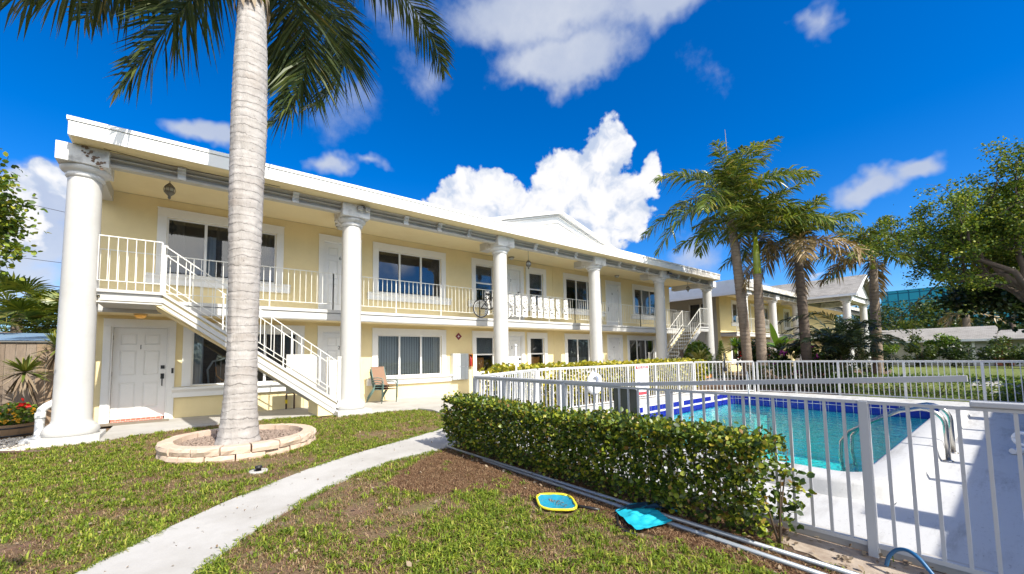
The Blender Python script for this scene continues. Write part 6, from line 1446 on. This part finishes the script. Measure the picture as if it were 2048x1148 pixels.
tree('shade_tree', 'leafy tree left of the photographer shading the near corner of the lawn', 'tree', [(-3.0, .2, 0, .16), (-2.9, .3, 1.6, .13), (-2.75, .45, 2.9, .11)],
     [(2, (.6, .2, .7), 1.1, .07), (2, (-.5, .3, .9), 1.2, .07), (2, (.1, -.6, .9), 1.2, .07), (2, (.2, .6, .8), 1.0, .06)], 3, 115, .11, 5000, 'leaf_tree', spread=.5, up=.2, tuft=.16, lenf=.66)
# shrubs and trees round the bungalow
for i, (c, r, mt, lb, nn) in enumerate((((43.5, 6.8, 1.0), (1.0, 1.3, 1.0), 'leaf_bright', 'sunlit shrub at the left end of the bungalow', 1800), ((43.0, 4.6, 1.1), (1.0, .9, 1.1), 'leaf_mid', 'shrub against the bungalow wall, left of its window', 1800), ((43.4, 2.6, .9), (.9, .8, .9), 'leaf_dark', 'dark shrub beside the bungalow porch post', 1500), ((42.5, .6, 1.0), (1.1, 1.2, 1.0), 'leaf_mid', 'broad shrub in front of the rust red bungalow door', 2200), ((42.0, -2.0, 1.1), (1.2, 1.6, 1.1), 'leaf_bright', 'sunlit shrub right of the rust red bungalow door', 2200), ((44.6, 3.6, 1.9), (.8, 1.1, .45), 'leaf_bright', 'climbing vine along the bungalow eave', 1200))):
    shrub('bush', lb, 'bush', c, r, nn, .2, mt, 120+i, LEAF_DIA, .4, 5, group='shrubs along the bungalow', nclump=12)
for i, (c, r, mt, lb) in enumerate((((64, 11.5, 4.0), (3, 3.2, 3.2), 'leaf_dark', 'dark rounded tree between the portico and the bungalow roof'), ((66, 6.0, 3.9), (3, 3.2, 3.2), 'leaf_mid', 'yellow-green tree above the left half of the bungalow roof'), ((68, .0, 4.6), (3, 3.6, 4.0), 'leaf_dark', 'dark tree above the right half of the bungalow roof'), ((66, -7, 4.5), (3.5, 4, 4.0), 'leaf_dark', 'dark tree behind the bungalow at the right edge'), ((60, -12, 4.5), (4, 4, 4.2), 'leaf_mid', 'tree at the far right behind the bungalow'), ((70, 17, 3.6), (3, 3.5, 3.0), 'leaf_mid', 'tree just showing right of the portico gable'))):
    t = shrub('shade_tree', lb, 'tree', c, r, 3600, .42, mt, 140+i, LEAF_DIA, .4, 0, group='trees behind the bungalow', nclump=26)
    MB().tube([(c[0], c[1], 0), (c[0], c[1]+.2, c[2])], [.3, .18], 8).build('trunk', 'bark_brown', t)
# a far belt of trees closes the horizon on every side
rg = np.random.default_rng(9); n = 24000; a = rg.uniform(0, 2*PI, n); vn = VN(12); R = rg.uniform(95, 108, n); hgt = 3.5+5.5*vn(a*14, a*0+3, 1.0)
P = np.stack([R*np.cos(a), R*np.sin(a), hgt*rg.random(n)**.8], 1); P = P[~((P[:, 0] > 60) & (P[:, 1] > -25) & (P[:, 1] < 30) & (P[:, 2] > 5.5))]
V, F = leaves(P, rg.uniform(.8, 1.7, len(P)), rg, LEAF_DIA, .4); setting(npmesh('tree_belt', V, F, 'leaf_dark'), 'stuff')

# --- turf
def blade_field(name, n, region, z0, h, w, mat, seed, prob, lean=.6):
    rg = np.random.default_rng(seed); P = region(n, rg); P = P[prob(P, rg)]
    n = len(P); a = rg.uniform(0, 2*PI, n); l = h*rg.uniform(.45, 1.25, n); le = lean*rg.uniform(.2, 1.5, n)
    dx, dy = np.cos(a), np.sin(a); sx, sy = -dy, dx; ww = w*rg.uniform(.6, 1.2, n)
    b = np.stack([P[:, 0], P[:, 1], np.full(n, z0)], 1); mid = b+np.stack([dx*l*.45*le*.6, dy*l*.45*le*.6, l*.55], 1); tip = b+np.stack([dx*l*le, dy*l*le, l*np.clip(1.05-le*.55, .12, 1)], 1)
    s = np.stack([sx*ww, sy*ww, np.zeros(n)], 1)
    V = np.stack([b+s*.5, b-s*.5, mid+s*.42, mid-s*.42, tip], 1).reshape(-1, 3); k = (np.arange(n)*5)[:, None, None]
    F = (np.array([(0, 1, 3), (0, 3, 2), (2, 3, 4)])[None]+k).reshape(-1, 3)
    return setting(npmesh(name, V, F, mat), 'stuff')
PATH_POLY = PATH_L+PATH_R[::-1]; vg = VN(40); vg2 = VN(41)
NOGO = [[(-1.07, 12.5), (-1.07, 10.16), (-.21, 10.66), (.69, 10.92), (1.64, 10.97), (2.43, 10.74), (2.86, 10.45), (2.9, 10.12), (3.72, 10.10), (4.4, 10.16), (4.85, 9.95), (4.97, 9.4), (4.83, 8.4), (4.30, 7.32), (3.92, 5.62), (8, 6), (8, 13)], PATH_POLY, [(-7, 13), (-7, 10.9), (-3.2, 10.5), (-2.25, 10.05), (-1.88, 9.78), (-1.9, 10.1), (-1.0, 10.1), (-1.0, 13)]]
def lawn_ok(P):
    k = np.ones(len(P), bool)
    for poly in NOGO: k &= ~inpoly(P, poly)
    k &= np.hypot(P[:, 0]-.80, P[:, 1]-7.88) > 1.03; k &= (P[:, 0] < 3.6) | (P[:, 1] > 5.8)
    k &= ((P[:, 0]-2.71)/.20)**2+((P[:, 1]-2.75)/.27)**2 > 1
    k &= ((P[:, 0]-2.95)/.24)**2+((P[:, 1]-2.0)/.26)**2 > 1
    return k
def turf_mask(P):
    m = vg(P[:, 0], P[:, 1], 1.1, 4); m2 = vg2(P[:, 0], P[:, 1], 3.4, 3)
    bare = np.where(inpoly(P, MULCH), .30, 0)
    bare += .10*np.exp(-((P[:, 0]-1.7)**2+(P[:, 1]-4.1)**2)/.5)
    front = np.exp(-((P[:, 0]-2.0)**2/1.2+(P[:, 1]-2.4)**2/1.6))*.11
    return .5+(m*.6+m2*.4-.5)*1.35-bare+front+np.where((P[:, 1] > 7.6) & (P[:, 0] > 1.5), .10, 0)
def near_region(n, rg): # denser toward the camera
    d = rg.uniform(2.6, 11.5, n)**1.0; a = rg.uniform(math.radians(18), math.radians(118), n); return np.stack([d*np.cos(a), d*np.sin(a)], 1)
blade_field('grass', 320000, near_region, 0.003, .028, .0065, 'blade_green', 50, lambda P, rg: lawn_ok(P) & (turf_mask(P)+rg.normal(0, .13, len(P)) > .475), 1.25)
def tufts(n, rg):                                                # runners put up rosettes of broad blades
    c = near_region(n, rg); c = c[lawn_ok(c)]; c = c[turf_mask(c)+rg.normal(0, .12, len(c)) > .485]
    k = 13; P = np.repeat(c, k, axis=0); return P+rg.normal(0, .018, P.shape)
blade_field('broad_grass', 19000, tufts, 0.003, .062, .0105, 'blade_green', 51, lambda P, rg: lawn_ok(P), 1.15)
blade_field('dry_grass', 260000, near_region, 0.003, .034, .0055, 'blade_straw', 52, lambda P, rg: lawn_ok(P) & (turf_mask(P)+rg.normal(0, .08, len(P)) > .30), 1.5)
def mulch_region(n, rg): return np.stack([rg.uniform(1.3, 3.68, n), rg.uniform(.2, 5.6, n)], 1)
blade_field('pale_straw', 22000, mulch_region, 0.008, .040, .0045, 'blade_straw', 54, lambda P, rg: inpoly(P, MULCH) & ~((P[:, 0] > 3.2) & (P[:, 1] < 1.2)), 2.2)
blade_field('mulch_straw', 120000, mulch_region, 0.006, .036, .0050, 'straw_red', 53, lambda P, rg: inpoly(P, MULCH) & ~((P[:, 0] > 3.2) & (P[:, 1] < 1.2)), 2.2)
# fallen leaves and litter
rg = np.random.default_rng(61); P = near_region(900, rg); P = P[lawn_ok(P)]; P3 = np.concatenate([P, np.full((len(P), 1), .02)], 1); V, F = leaves(P3, rg.uniform(.02, .05, len(P3)), rg, LEAF_OVAL, 2.0); setting(npmesh('leaf_litter', V, F, 'leaf_dead'), 'stuff')

n = 900; P3 = np.stack([rg.uniform(2.95, 3.68, n), rg.uniform(-.1, 5.5, n), np.full(n, .018)], 1); V, F = leaves(P3, rg.uniform(.018, .045, n), rg, LEAF_OVAL, 2.5); setting(npmesh('hedge_litter', V, F, 'leaf_dead'), 'stuff')
def sand_region(n, rg): return np.stack([rg.uniform(3.15, 3.66, n), rg.uniform(-.3, 1.5, n)], 1)
blade_field('sand_weeds', 700, sand_region, .008, .05, .007, 'blade_green', 57, lambda P, rg: vg2(P[:, 0], P[:, 1], 5.0, 2) > .60, 1.2)

def path_edge(n, rg):
    out = []
    for E in (PATH_L, PATH_R):
        E = np.array(E); k = rg.integers(0, len(E)-1, n//2); f = rg.random((n//2, 1)); out.append(E[k]*(1-f)+E[k+1]*f+rg.normal(0, .016, (n//2, 2)))
    return np.concatenate(out)
blade_field('edge_grass', 9000, path_edge, .004, .05, .0075, 'blade_green', 58, lambda P, rg: vg2(P[:, 0], P[:, 1], 2.6, 3)+rg.normal(0, .08, len(P)) > .46, 1.3)
n = 130; E = np.array(PATH_L); E2 = np.array(PATH_R); k = rg.integers(0, len(E)-1, n); f = rg.random((n, 1)); q = rg.random((n, 1)); P = (E[k]*(1-f)+E[k+1]*f)*(1-q)+(E2[k]*(1-f)+E2[k+1]*f)*q
V, F = leaves(np.concatenate([P, np.full((n, 1), .028)], 1), rg.uniform(.008, .026, n), rg, LEAF_OVAL, 3.0); setting(npmesh('path_litter', V, F, 'leaf_dead'), 'stuff')
